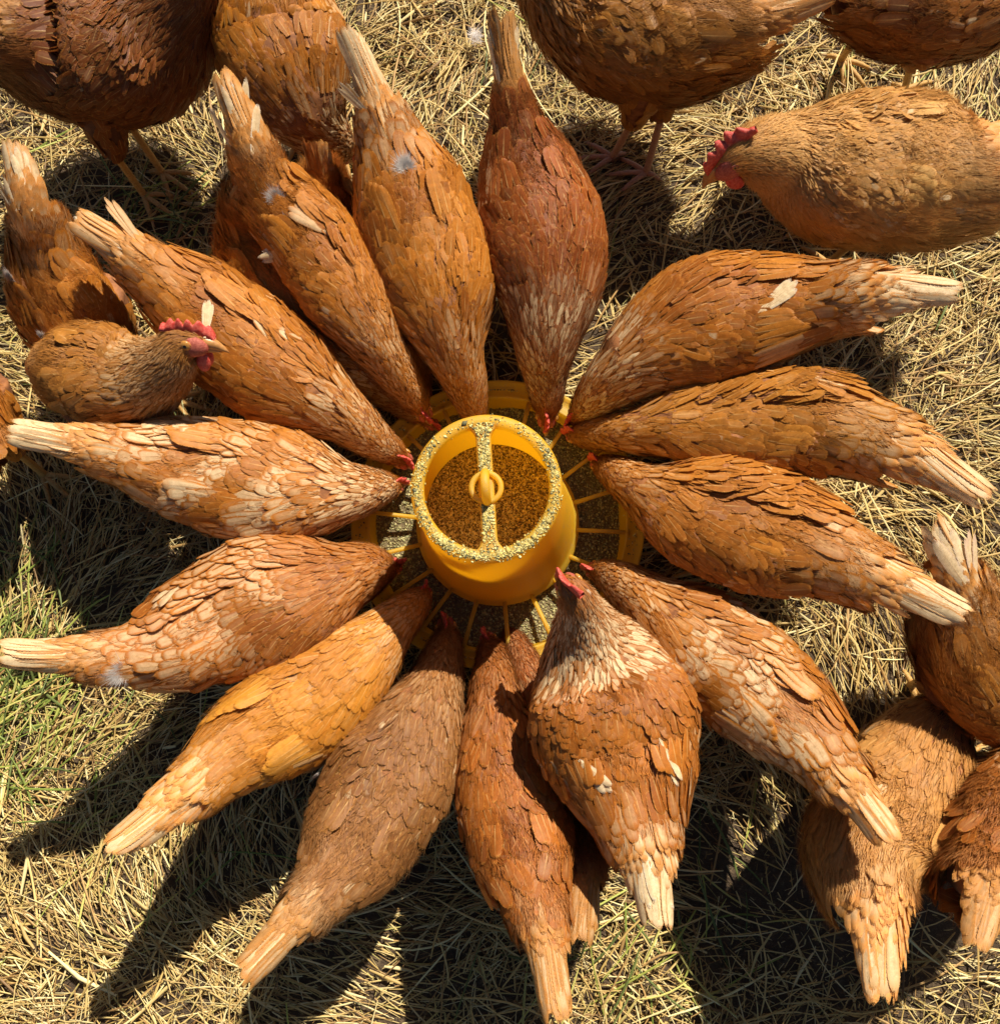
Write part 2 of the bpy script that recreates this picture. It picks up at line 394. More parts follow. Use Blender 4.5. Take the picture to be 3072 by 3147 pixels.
def feeder():
    root = bpy.data.objects.new('poultry_feeder', None); COL.objects.link(root); root.location = FC
    tag(root, 'round yellow plastic hanging feeder full of crumbled feed with hens crowding round it', 'feeder')
    def sh(me):                                 # the tub hangs slightly askew
        v = np.empty(len(me.vertices)*3, np.float32); me.vertices.foreach_get('co', v); v = v.reshape(-1, 3)
        k = np.clip((v[:, 2]-ZB)/(ZT-ZB), 0, 1.2); v[:, 0] += LEAN[0]*k; v[:, 1] += LEAN[1]*k
        me.vertices.foreach_set('co', v.ravel()); me.update(); return me
    # tub: outer wall, rolled rim, inner wall
    w = .0035
    outer = [(RB+.006, ZB), (RB+.006, ZB+.012), (RB+.001, ZB+.016), (RB-.003, ZB+.03), (RB-.0085, ZB+.08), (RT+.006, ZB+.17), (RT+.001, ZT-.05), (RT-.003, ZT-.022)]
    rim = [(RT-.0035, ZT-.014), (RT+.000, ZT-.010), (RT+.001, ZT-.004), (RT-.002, ZT+.001), (RT-.008, ZT+.003), (RT-.014, ZT+.001), (RT-.0165, ZT-.004), (RT-.0155, ZT-.012)]
    inner = [(RT-.0125, ZT-.022), (RT-.009, ZT-.05), (RT-.003, ZB+.17), (RB-.018, ZB+.08), (RB-.012, ZB)]
    mb = MB(); mb.lathe(outer+rim+inner, seg=96)
    tub = link_obj('tub', sh(mb.mesh('tub')), M_PLASTIC, root)
    # cross bar with flared ends
    mb = MB(); yy = np.linspace(-1, 1, 33); hw = .0098+.013*np.clip((abs(yy)-.78)/.22, 0, 1)**1.8
    a = math.radians(94)                        # almost straight up the picture
    dx, dy = math.cos(a), math.sin(a); L = RT-.012
    sec = [(-1, -.004), (-1, .003), (-.8, .005), (.8, .005), (1, .003), (1, -.004), (.75, -.003), (-.75, -.003)]
    V = []
    for t, h in zip(yy, hw):
        for sx, sz in sec: V.append((dx*t*L-dy*sx*h, dy*t*L+dx*sx*h, ZT-.004+sz))
    mb.add(V, grid_quads(len(yy), len(sec), True))
    link_obj('cross_bar', sh(mb.mesh('cross_bar')), M_PLASTIC, root)
    # hanging ring: a flat collar and an upright loop
    mb = MB(); th = np.linspace(0, 2*math.pi, 41)
    mb.lathe([(.0215, ZT-.004), (.0225, ZT+.002), (.021, ZT+.006), (.0165, ZT+.006), (.015, ZT), (.0165, ZT-.004)], seg=48, closed=True)
    link_obj('collar_ring', sh(mb.mesh('collar_ring')), M_PLASTIC, root)
    mb = MB(); lp = np.linspace(-.1, math.pi+.1, 25)
    pts = np.stack([dx*.0185*np.cos(lp)-.000, dy*.0185*np.cos(lp), ZT+.002+.027*np.sin(lp)], 1)
    mb.tube(pts, .0058, 12)
    link_obj('hanging_loop', sh(mb.mesh('hanging_loop')), M_PLASTIC, root)
    # pan: floor, wall, broad flat rim with lips
    mb = MB()
    mb.lathe([(.0, .012), (.15, .012), (RP-.045, .020), (RP-.030, .050), (RP-.026, .078), (RP-.026, .086), (RP-.022, .0865), (RP-.020, .083), (RP-.004, .083), (RP-.001, .087),
              (RP+.003, .087), (RP+.003, .079), (RP-.008, .076), (RP-.022, .074), (RP-.027, .046), (RP-.042, .016), (.15, .006), (0, .006)], seg=120)
    link_obj('pan', mb.mesh('pan'), M_PLASTIC, root)
    sp = None
    for k in range(18):
        a = -math.radians(4.5+20*k)
        if sp is None:
            mb = MB(); r0, r1 = RB-.004, RP-.020
            mb.tube([(r0, 0, .066), ((r0+r1)/2, 0, .0775), (r1, 0, .0835)], [.0036, .0032, .0036], 8)
            sp = mb.mesh('spoke')
        o = link_obj('spoke', sp, M_PLASTIC, root); o.rotation_euler = (0, 0, a)
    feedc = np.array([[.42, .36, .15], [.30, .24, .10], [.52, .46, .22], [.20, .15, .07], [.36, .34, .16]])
    tubc = np.array([[.66, .50, .22], [.55, .40, .17], [.76, .60, .30], [.30, .20, .10], [.84, .70, .42]])  # same feed, with the light glowing through the tub wall painted into its colours
    m, n, b, out = new_mat('feed_bed'); n.links.new(mixc(n, noise(n, 260, 4, .7, pos(n)), (.11, .075, .035), (.30, .23, .11)), b.inputs['Base Color'])
    b.inputs['Roughness'].default_value = .9; bump(n, b, noise(n, 380, 3, .7, pos(n)), 1, .003)
    def bed(name, r, z, amp):
        rr = np.linspace(0, r, 26); th = np.linspace(0, 2*math.pi, 64, endpoint=False)
        P = np.stack([rr[:, None]*np.cos(th), rr[:, None]*np.sin(th), np.zeros((26, 64))], -1).reshape(-1, 3)
        P[:, 2] = z+amp*snoise(P, 22, 8)
        return np_mesh(name, P, grid_quads(26, 64, True))
    zf = ZT-.165
    link_obj('feed_in_tub', sh(bed('feed_in_tub', RT+.004, zf, .004)), m, root)
    link_obj('feed_in_pan', bed('feed_in_pan', RP-.030, .048, .006), m, root)
    def disc(nn, r0, r1):
        r = np.sqrt(R.uniform(r0*r0, r1*r1, nn)); a = R.uniform(0, 6.283, nn); return np.stack([r*np.cos(a), r*np.sin(a), np.zeros(nn)], 1)
    P = disc(13000, 0, RT+.0); P[:, 2] = zf+.004*snoise(P, 22, 8)+.001
    k = (zf-ZB)/(ZT-ZB); P[:, 0] += LEAN[0]*k; P[:, 1] += LEAN[1]*k
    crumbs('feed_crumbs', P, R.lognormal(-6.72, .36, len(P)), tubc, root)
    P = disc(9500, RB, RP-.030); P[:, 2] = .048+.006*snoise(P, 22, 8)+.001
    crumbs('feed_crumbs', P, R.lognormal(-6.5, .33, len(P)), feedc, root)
    # crumbs caked on the rim and bar
    dustc = np.array([[.62, .50, .17], [.46, .36, .12], [.74, .64, .28], [.16, .15, .08], [.55, .42, .12]])
    nn = 8200; a = R.uniform(0, 6.283, nn); a = a[R.rand(nn) < np.clip(.62-.62*np.sin(a-.15), .05, 1)]; nn = len(a)
    r = RT-.0075+R.normal(0, .0034, nn); P = np.stack([r*np.cos(a), r*np.sin(a), np.full(nn, ZT+.0028)], 1)
    P[:, 2] -= ((r-(RT-.0075))/.009)**2*.004
    nb = 3600; t = R.uniform(-1, 1, nb)*(RT-.010); h = .0070+.011*np.clip((abs(t)/L-.78)/.22, 0, 1)**1.8; s = R.uniform(-1, 1, nb)*h
    B = np.stack([dx*t-dy*s, dy*t+dx*s, np.full(nb, ZT+.0018)], 1); B = B[np.hypot(B[:, 0], B[:, 1]) > .019]
    P = np.concatenate([P, B]); cl = snoise(P, 95, 31)+.5*snoise(P, 240, 32); P = P[(cl+R.normal(0, .25, len(P)) > -.12) | (R.rand(len(P)) < .25)]; P[:, :2] += LEAN
    crumbs('caked_crumbs', P, R.lognormal(-6.9, .42, len(P)), dustc, root)
    nn = 500; a = R.uniform(0, 6.283, nn); P = np.stack([(RP-.012+R.normal(0, .006, nn))*np.cos(a), (RP-.012)*np.sin(a), np.full(nn, .0845)], 1)
    crumbs('caked_crumbs', P, R.lognormal(-6.7, .3, len(P)), dustc, root)
feeder()

# ------------------------------------------------------------------ hens
def fgrid(vs, ws, us, crown, droop, notch=0):
    """feather template: rows vs with half widths ws, columns us"""
    V, UV = [], []
    for v, w in zip(vs, ws):
        for u in us:
            V.append((u*w*.5, v-(abs(u)**2)*(.0 if v < .85 else .0), crown*(1-u*u)*(1 if v > 0 else .5)+droop*v*(1-v)*4))
            UV.append((u*.5+.5, v))
    return np.array(V, float), np.array(UV, float), grid_quads(len(vs), len(us))
TPL = {
    'covert': fgrid((0, .45, .75, .93, 1.), (.55, .95, 1., .72, .16), (-1, 0, 1), .035, .03),
    'hackle': fgrid((0, .5, .82, 1.), (.7, 1., .62, .05), (-1, 0, 1), .08, .04),
    'fluff': fgrid((0, .6, 1.), (.5, .7, .0), (-1, 1), .0, .10),
}
FINE = {
    'covert': fgrid((0, .3, .55, .75, .88, .96, 1.), (.5, .82, 1., .98, .78, .46, .1), (-1, -.5, 0, .5, 1), .035, .03),
    'long': fgrid((0, .2, .5, .75, .88, .96, 1.), (.35, .72, .95, 1., .80, .45, .06), (-1, -.5, 0, .5, 1), .09, .03),
    'hackle': fgrid((0, .3, .6, .8, .93, 1.), (.6, .95, 1., .72, .35, .04), (-1, 0, 1), .08, .04),
}
SHARED = {}
def shared(kind):
    if kind not in SHARED:
        V, UV, Q = FINE[kind]; SHARED[kind] = np_mesh(kind+'_feather', V, Q, uv=UV); SHARED[kind].materials.append(M_FEATHER)
    return SHARED[kind]

Z_FEED = [.375, .35, .315, .270, .235, .215, .20, .178, .145, .112, .088]
Z_UP   = [.36, .34, .31, .27, .25, .25, .26, .285, .33, .375, .375]
Z_FLAT = [.33, .32, .30, .27, .25, .245, .245, .25, .27, .29, .285]
K_TOP = [.5, .7, .8, .9, .92, .92, .92, 1, 1, 1, .9]
K_BOT = [.8, 1.3, 1.5, 1.35, 1.35, 1.35, 1.25, 1.15, 1, 1, .9]

class Loft:
    def __init__(s, st, z, k_top=K_TOP, k_bot=K_BOT, shrink=.004):
        n = len(st); C, a = [], []
        for (x, y, w), zz in zip(st, z):
            p, sc = at(x, y, zz); C.append(p); a.append(max(w*sc-shrink, .004))
        s.setup(np.array(C), np.array(a), np.array(k_top)*1., np.array(k_bot)*1.)
    def setup(s, C, a, kt, kb, M=240):
        n = len(C); s.n = n-1
        g = np.linspace(0, n-1, M); s.g = g
        def cr(A):
            A = np.asarray(A, float); P = np.concatenate([[2*A[0]-A[1]], A, [2*A[-1]-A[-2]]])
            i = np.minimum(g.astype(int), n-2); t = g-i
            sh = (slice(None),)+(None,)*(A.ndim-1); t = t[sh]
            p0, p1, p2, p3 = P[i], P[i+1], P[i+2], P[i+3]
            return .5*((2*p1)+(-p0+p2)*t+(2*p0-5*p1+4*p2-p3)*t*t+(-p0+3*p1-3*p2+p3)*t**3)
        s.C = cr(C); s.amp = 0.; s.a = np.maximum(cr(a), .003)
        if n > 5: s.a = s.a*(1-.11*np.exp(-((g-2.4)/.38)**2)+.035*np.exp(-((g-5.4)/.7)**2)-.07*np.exp(-((g-7.1)/.5)**2)); s.amp = .0042
        s.kt = cr(kt); s.kb = cr(kb)
        T = np.gradient(s.C, axis=0); s.arc = np.linalg.norm(T, axis=1)/(g[1]-g[0]); T /= np.linalg.norm(T, axis=1)[:, None]
        Z = np.array([0, 0, 1.]); S = np.cross(T, Z)
        S /= np.linalg.norm(S, axis=1)[:, None]+1e-9
        s.T, s.S = T, S; s.U = np.cross(S, T)
    def f(s, arr, x):
        x = np.clip(x, 0, s.n)
        if arr.ndim == 1: return np.interp(x, s.g, arr)
        return np.stack([np.interp(x, s.g, arr[:, i]) for i in range(3)], -1)
    def P(s, x, ph, off=0.):
        x = np.asarray(x, float); ph = np.asarray(ph, float)
        C, S, U, a = s.f(s.C, x), s.f(s.S, x), s.f(s.U, x), s.f(s.a, x)
        c, sn = np.cos(ph), np.sin(ph); b = a*np.where(sn > 0, s.f(s.kt, x), s.f(s.kb, x))
        N = S*(c/a)[..., None]+U*(sn/b)[..., None]; N /= np.linalg.norm(N, axis=-1)[..., None]
        V = C+S*(a*c)[..., None]+U*(b*sn)[..., None]
        if s.amp: off = off+s.amp*smooth(x, 2., 3.)*(1-smooth(x, 6.8, 8.))*(.6*snoise(V, 62, 77)+.5*snoise(V, 105, 78))
        return V+N*np.asarray(off)[..., None], N
    def mesh_to(s, mb, x0, x1, rows, seg=22, grow=0, slim=False):
        x = np.linspace(x0, x1, rows); ph = np.linspace(0, 2*math.pi, seg, endpoint=False)
        X, Pn = np.meshgrid(x, ph, indexing='ij')
        V, _ = s.P(X, Pn, np.full(X.shape, grow))
        if slim: k = (.30+.70*smooth(X, 1.4, 2.9))[..., None]; cc = s.f(s.C, x)[:, None]; V = cc+(V-cc)*k
        V = V.reshape(-1, 3)
        n = len(V); c0, c1 = s.f(s.C, np.array([x0, x1])); V = np.concatenate([V, [c0-s.f(s.T, np.array([x0]))[0]*.004], [c1+s.f(s.T, np.array([x1]))[0]*.006]])
        i = np.arange(seg); j = (i+1) % seg
        T = np.concatenate([np.stack([np.full(seg, n), j, i], 1), np.stack([np.full(seg, n+1), n-seg+i, n-seg+j], 1)])
        mb.add(V, grid_quads(rows, seg, True), T)

SP = np.array([0, .9, 2, 3, 4, 5, 6, 7, 8, 9, 9.6, 10.5])       # feather size along the bird
F_DL = np.array([.016, .015, .0150, .0140, .0130, .0120, .0105, .0085, .0066, .0048, .0036, .0036])
F_DW = np.array([.010, .011, .0120, .0125, .0122, .0118, .0095, .0068, .0050, .0040, .0034, .0034])
F_L = np.array([.060, .060, .050, .042, .036, .034, .034, .026, .019, .011, .008, .007])
F_W = np.array([.017, .018, .0185, .0180, .0172, .0162, .0130, .0082, .0060, .0046, .0040, .0038])

WHITE = (.74, .64, .50)
def wing_off(x, ph, side, W):
    """outward bulge of the folded wing over the body (0 outside it)"""
    s0, s1, p0, p1, d = W
    q = ph if side > 0 else math.pi-ph
    t = np.clip((x-s0)/(s1-s0), 0, 1); r = np.clip((q-p0)/(p1-p0), 0, 1)
    return d*np.clip(t/.10, 0, 1)*np.sqrt(np.clip(np.cos(t*math.pi/2)*1.25, 0, 1))*np.clip(r/.08, 0, 1)*np.sqrt(np.clip(np.cos(r*math.pi/2), 0, 1))

class Feathers:
    def __init__(s): s.d = {k: [] for k in ('B', 'D', 'N', 'L', 'W', 'C', 'K', 'G')}
    def add(s, B, Tip, N, W, C, kind, grp):
        B = np.atleast_2d(B); D = np.atleast_2d(Tip)-B; L = np.linalg.norm(D, axis=1); D = D/L[:, None]
        N = np.atleast_2d(N); N = N-D*(N*D).sum(1)[:, None]; N /= np.linalg.norm(N, axis=1)[:, None]+1e-9
        n = len(B)
        for k, v in zip('BDNLWCKG', (B, D, N, L, np.broadcast_to(W, n), np.broadcast_to(C, (n, 4)), np.full(n, kind, dtype=object), np.full(n, grp))): s.d[k].append(v)
    def out(s): return {k: np.concatenate(v) for k, v in s.d.items()}

def smooth(x, a, b):
    t = np.clip((np.asarray(x, float)-a)/(b-a), 0, 1); return t*t*(3-2*t)

HENS = []
def hen(label, st, z='feed', base=(.46, .14, .020), dark=(.27, .07, .012), neck_pale=.35, back_pale=0, tail_pale=.5, wing_pale=.012, ruffle=1., roll=0.,
        feet=None, wing=(2.75, 6.3, .22, 1.25, .014), es=1., extras=(), tufts=(), fluffy=0., leg='yellow', hide_tail=False, seed=0, neck_dark=.0, big=1., body='rust', nwing=8, tail_spread=1., hs=1.15, fz=0., comb=1., pitch=0, group='hens feeding round the yellow feeder', mat=None, objs=230):
    global R
    R = np.random.RandomState(100+seed)
    zz = {'feed': Z_FEED, 'up': Z_UP, 'flat': Z_FLAT}.get(z, z) if isinstance(z, str) else z
    zz = [q+fz for q in zz]
    lo = Loft(st, zz)
    c0 = lo.f(lo.C, np.array([4.4]))[0]; loc = np.array([c0[0], c0[1], 0.])
    root = bpy.data.objects.new('hen', None); COL.objects.link(root); root.location = loc
    tag(root, label, 'hen', group)
    MBODY = {'rust': M_BODY, 'dark': M_BODY_DARK, 'gold': M_BODY_GOLD}[body]
    base, dark = np.array(base), np.array(dark)
    gold = np.clip(base*np.array([1.3, 1.4, 1.4]), 0, .8)
    # ---- body: torso, neck, head and thighs fused into one skin
    mb = MB(); lo.mesh_to(mb, 1.3, 10, 60, slim=True)
    Th = lo.f(lo.T, np.array([4.6]))[0].copy(); Th[2] = 0; Th = _n(Th); Sh = np.array([Th[1], -Th[0], 0])
    legs = []
    for sd_ in (1, -1):
        hip = lo.f(lo.C, np.array([4.1]))[0]+Sh*sd_*lo.f(lo.a, np.array([4.1]))[0]*.45
        if feet and feet[0 if sd_ > 0 else 1]:
            foot = at(*feet[0 if sd_ > 0 else 1][:2], .012)[0]
            td = feet[0 if sd_ > 0 else 1][2] if len(feet[0 if sd_ > 0 else 1]) > 2 else None
        else:
            foot = lo.f(lo.C, np.array([4.5]))[0]+Sh*sd_*.038+Th*(.015+.02*R.randn()); td = None
        foot[2] = .010
        knee = foot.copy()*.72+hip*.28; knee[2] = .105; knee -= Th*.012
        st_ = hip*.5+knee*.5; hip2 = hip.copy(); hip2[2] -= .02
        tl = Loft.__new__(Loft); tl.setup(np.array([hip2, st_, knee]), np.array([.052, .040, .013]), np.ones(3), np.ones(3), 60)
        tl.mesh_to(mb, 0, 2, 12, 14); legs.append((sd_, foot, knee, tl, td))
    me = mb.mesh('body'); v = np.empty(len(me.vertices)*3, np.float32); me.vertices.foreach_get('co', v)
    v = (v.reshape(-1, 3)-loc).astype(np.float32); me.vertices.foreach_set('co', v.ravel()); me.update()
    bo = link_obj('body', me, MBODY, root)
    rm = bo.modifiers.new('fuse', 'REMESH'); rm.mode = 'VOXEL'; rm.voxel_size = .006; rm.use_smooth_shade = True
    # ---- feathers
    FE = Feathers()
    def colour(x, P, n, up=None):
        """rgb + paleness of feathers at stations x and points P"""
        nz = snoise(P-loc, 26, seed); nz2 = snoise(P-loc, 70, seed+5)
        k = np.clip(.58+.46*nz+.26*nz2+R.normal(0, .09, n), 0, 1)[:, None]
        c = dark*(1-k)+base*k
        g = np.clip(smooth(x, 1.0, 2.8)*-1+1, 0, 1)[:, None]*.6
        c = c*(1-g)+np.array([.62, .28, .075])*g*(base.sum()/.68)**.8
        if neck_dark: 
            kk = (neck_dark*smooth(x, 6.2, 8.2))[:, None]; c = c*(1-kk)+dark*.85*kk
        pal = neck_pale*smooth(x, 5.9, 6.9)*(1-smooth(x, 8.5, 9.3))*(.85+.5*nz2)
        pal = pal*np.where(R.rand(n) < .58, 1.25, .2)
        pal = pal+back_pale*smooth(x, 2.2, 3.2)*(1-smooth(x, 5.4, 6.2))*smooth(nz, -.5, .6)
        pal = pal+tail_pale*(1-smooth(x, 1.6, 3.4))*(.6+.6*nz2)
        return np.c_[c*R.uniform(.93, 1.07, (n, 1)), np.clip(pal+R.normal(0, .02, n), 0, 1.)]
    # rows of contour feathers from rump to face
    x = 2.35; row = 0; bx, bp = [], []
    while x < 10.05:
        dl = np.interp(x, SP, F_DL)*big; dw = np.interp(x, SP, F_DW)*big
        a = lo.f(lo.a, np.array([x]))[0]; kb = lo.f(lo.kb, np.array([x]))[0]
        lo_ph, hi_ph = -1.0, math.pi+1.0
        if x > 6.5: lo_ph, hi_ph = -1.57, math.pi+1.57
        nf = max(5, int((hi_ph-lo_ph)*a*(1+.15*kb)/dw))
        ph = np.linspace(lo_ph, hi_ph, nf)+(row % 2)*.5*(hi_ph-lo_ph)/nf
        bx.append(np.full(nf, x)+R.normal(0, .22, nf)*dl/np.interp(x, lo.g, lo.arc)); bp.append(ph+R.normal(0, .16, nf)*dw/a)
        x += dl/max(np.interp(x, lo.g, lo.arc), .01); row += 1
    bx = np.concatenate(bx); bp = np.concatenate(bp)
    wg = [wing_off(bx, bp, s_, wing) for s_ in (1, -1)]
    offw = np.maximum(*wg); grp = np.where(wg[0] > .0015, 1, np.where(wg[1] > .0015, 2, 0))
    n = len(bx)
    sz = np.exp(R.normal(0, .12, n)); L = np.interp(bx, SP, F_L)*big*sz*R.uniform(.9, 1.1, n); W = np.interp(bx, SP, F_W)*big*sz
    arc = lo.f(lo.arc, bx); tx = bx-L/arc
    jit = R.normal(0, .16*ruffle, n)*L/lo.f(lo.a, bx)
    # wing feathers sweep slightly down towards the edge of the wing
    sweep = np.where(grp == 1, -.28, np.where(grp == 2, .28, 0))*L/lo.f(lo.a, bx)
    Pq = lo.f(lo.C, bx)+lo.f(lo.S, bx)*np.cos(bp)[:, None]*.08
    patch = snoise(Pq-loc, 30, seed+11); sweep = sweep+.30*ruffle*snoise(Pq-loc, 22, seed+12)*L/lo.f(lo.a, bx)
    tph = bp+jit+sweep
    toff = np.maximum(wing_off(tx, tph, 1, wing), wing_off(tx, tph, -1, wing))
    lift = (.0008+.024*L)*(.6+.4*ruffle)*np.clip(1+R.normal(0, .40*ruffle, n)+1.0*ruffle*np.clip(patch, -1, 1), .1, 4)
    B, N = lo.P(bx, bp, offw-.001); Tp, N2 = lo.P(tx, tph, np.maximum(toff, offw*.55)+lift)
    cap = tx < 0
    Tp[cap] = Tp[cap]-lo.T[0]*((-tx[cap])*arc[cap])[:, None]
    Nm = N+N2+R.normal(0, .10*ruffle, (n, 3))
    C = colour(bx, B, n)
    if wing_pale: 
        wm = (grp > 0) & (R.rand(n) < wing_pale); C[wm, 3] = np.maximum(C[wm, 3], R.uniform(.35, .9, wm.sum()))
    fT, fS, fU = [lo.f(q_, np.array([9.75]))[0] for q_ in (lo.T, lo.S, lo.U)]; fS = fS*math.cos(roll)+fU*math.sin(roll)
    bare = (abs((N*fS).sum(1)) > .62) & (np.linalg.norm(B-lo.C[-1]+fT*.010, axis=1) < .018*hs) & (bx > 8.9)
    hk = bx+R.normal(0, .25, n) > 6.35
    hk_ = hk; hk = hk & ~bare; nh = ~hk_
    FE.add(B[nh], Tp[nh], Nm[nh], W[nh], C[nh], 'covert', 0); FE.d['G'][-1] = grp[nh]
    FE.add(B[hk], Tp[hk], Nm[hk], W[hk], C[hk], 'hackle', 0); FE.d['G'][-1] = np.where(grp[hk] > 0, grp[hk], 0)
    # flight feathers of each folded wing
    for sd_, gi in ((1, 1), (-1, 2)):
        for i in range(nwing):
            q = wing[2]+.03+.12*i; xb = 4.35-.05*i+R.normal(0, .05); xt = wing[0]-.15+.07*i+R.normal(0, .05)
            ph0, ph1 = (q+.10, q-.02) if sd_ > 0 else (math.pi-q-.10, math.pi-q+.02)
            Bp, Nn = lo.P(np.array([xb]), np.array([ph0]), wing_off(np.array([xb]), np.array([ph0]), sd_, wing)+.0005)
            Tt, Nt = lo.P(np.array([xt]), np.array([ph1]), np.array([.004+.0012*i]))
            cc = colour(np.array([4.]), Bp, 1); cc[0, :3] = cc[0, :3]*.6+gold*.4
            if i < 3: cc[0, 3] = min(1, wing_pale*3+.25)
            FE.add(Bp, Tt, Nn+Nt, .021, cc, 'long', gi)
    # tail
    if not hide_tail:
        bs = lo.f(lo.C, np.array([2.1]))[0]; tip = lo.C[0]; S2 = lo.f(lo.S, np.array([1.]))[0]; U2 = lo.f(lo.U, np.array([1.]))[0]; T2 = lo.f(lo.T, np.array([1.]))[0]
        a2 = lo.f(lo.a, np.array([1.4]))[0]; a0 = max(lo.a[0], .006)*tail_spread
        tl_c = np.array([.68, .31, .085])*(base.sum()/.68)**.7
        nt_ = 110
        for i in range(nt_):
            q_ = i/(nt_-1); k = -.32+1.95*q_**.85+R.normal(0, .04); f = R.uniform(-1, 1); f2 = f*f
            k0 = max(k, 0); cp = lo.f(lo.C, np.array([k0]))[0]; tk = lo.f(lo.T, np.array([k0]))[0]; Sk = lo.f(lo.S, np.array([k0]))[0]; Uk = lo.f(lo.U, np.array([k0]))[0]
            ap = max(lo.f(lo.a, np.array([k0]))[0], .0145)*tail_spread; ar = lo.f(lo.arc, np.array([k0]))[0]
            tt = cp+tk*min(k, 0)*ar+Sk*(f*ap*1.05+R.normal(0, .002))+Uk*((.62+.42*q_)*math.sqrt(max(1-f2*.96, .02))-.12)*ap
            kb = min(k0+1.55-.35*q_, 3.2); cb = lo.f(lo.C, np.array([kb]))[0]; ab = lo.f(lo.a, np.array([kb]))[0]
            b0 = cb+lo.f(lo.S, np.array([kb]))[0]*f*ab*.62+lo.f(lo.U, np.array([kb]))[0]*(.74*math.sqrt(1-f2*.75))*ab
            c = tl_c*(1-.25*q_)+base*.25*q_
            FE.add(b0, tt, Uk*(1.1-.5*abs(f))+Sk*(f*1.1+R.normal(0, .22)), .0165-.001*q_, np.r_[c*R.uniform(.85, 1.08), np.clip(tail_pale*(1.35-.85*q_)+R.normal(0, .14), 0, 1.12)], 'long', 3)
    # odd feathers that stick out, given by their ends in the picture
    GX, GP = np.meshgrid(np.linspace(.2, 9.8, 90), np.linspace(-.6, math.pi+.6, 44), indexing='ij')
    GV, GN = lo.P(GX, GP, np.maximum(wing_off(GX, GP, 1, wing), wing_off(GX, GP, -1, wing))); GV = GV.reshape(-1, 3); GN = GN.reshape(-1, 3)
    gc = (GV-np.array([0, 0, H])) @ CAMR; gpx = (CX+F*gc[:, 0]/-gc[:, 2])/1.6134; gpy = (CY-F*gc[:, 1]/-gc[:, 2])/1.6134
    gf = ((np.array([0, 0, H])-GV)*GN).sum(1) > .1
    def onskin(x, y, lift):
        d = (gpx-x)**2+(gpy-y)**2+np.where(gf, 0, 1e6); i = int(np.argmin(d)); p, sc = at(x, y, GV[i, 2]); return p+GN[i]*lift, sc, GN[i]
    for e in extras:
        x0, y0, x1, y1, w_, z0, z1, c = e
        ex, ey = x0-.35*(x1-x0), y0-.35*(y1-y0); ln = math.hypot(x1-x0, y1-y0); ux, uy = -(y1-y0)/ln, (x1-x0)/ln
        m_ = 3 if w_ >= 20 else 1
        for k_ in range(m_):
            o_ = (k_-(m_-1)/2)*w_*.34; sh = abs(k_-1)*.12 if m_ > 1 else 0
            p0, sc, n0 = onskin(ex, ey, .0005); p1, _, n1 = onskin(x1+ux*o_-sh*(x1-x0), y1+uy*o_-sh*(y1-y0), .010-.0015*k_)
            FE.add(p0, p1, n0+n1, w_*sc*(.62 if m_ > 1 else 1), np.r_[np.array(c[:3])*R.uniform(.9, 1.02), c[3] if len(c) > 3 else 1.], 'long', 3)
    # downy thighs
    for (sd_, foot, knee, tl, td) in legs:
        n = 90; xx = R.uniform(0, 1.75, n); pp = R.uniform(0, 6.283, n)
        B, N = tl.P(xx, pp, np.full(n, -.001)); Tp, _ = tl.P(xx+.45, pp+R.normal(0, .2, n), np.full(n, .004))
        C = colour(np.full(n, 3.), B, n); C[:, :3] = C[:, :3]*.6+gold*.4; C[:, 3] *= .3
        FE.add(B, Tp, N, .014, C, 'covert', 0)
    D = FE.out()
    # loose filaments give the soft outline
    nfl = int(5500+9500*fluffy)
    xx = np.where(R.rand(nfl) < .45, R.uniform(2.0, 4.2, nfl), R.uniform(2.0, 9.4, nfl)); pp = R.uniform(-1.2, math.pi+1.2, nfl)
    ow = np.maximum(wing_off(xx, pp, 1, wing), wing_off(xx, pp, -1, wing))
    B, N = lo.P(xx, pp, ow); Lf = R.uniform(.010, .024, nfl)*(1+.35*fluffy)*np.where(xx > 6.5, .5, 1)
    Tp, _ = lo.P(xx-Lf/lo.f(lo.arc, xx), pp+R.normal(0, .25, nfl)*Lf/lo.f(lo.a, xx), ow*.8+.003+Lf*(.16+.25*fluffy)*R.rand(nfl))
    C = colour(xx, B, nfl); C[:, :3] = C[:, :3]*.75+gold*.25; C[:, 3] *= .9
    FE2 = Feathers(); FE2.add(B, Tp, N, R.uniform(.0006, .0014, nfl), C, 'fluff', 0)
    D2 = FE2.out()
    # ---- choose the feathers that show largest: each one an object of its own
    rel = D['B']+D['D']*(D['L']*.6)[:, None]
    v = np.array([0, 0, H])-rel; dist = np.linalg.norm(v, axis=1); v /= dist[:, None]
    facing = (v*D['N']).sum(1)
    cs = (rel-np.array([0, 0, H])) @ CAMR; px = CX+F*cs[:, 0]/-cs[:, 2]; py = CY-F*cs[:, 1]/-cs[:, 2]
    vis = (px > 0) & (px < 3072) & (py > 0) & (py < 3147) & (facing > .15)
    score = D['L']*D['W']*facing/dist**2*vis*np.where(D['K'] == 'long', 9, 1)
    order = np.argsort(-score); pick = [i for i in order[:objs] if score[i] > 0]
    sel = np.zeros(len(score), bool); sel[pick] = True
    sel |= (D['K'] == 'long')
    wings = {}
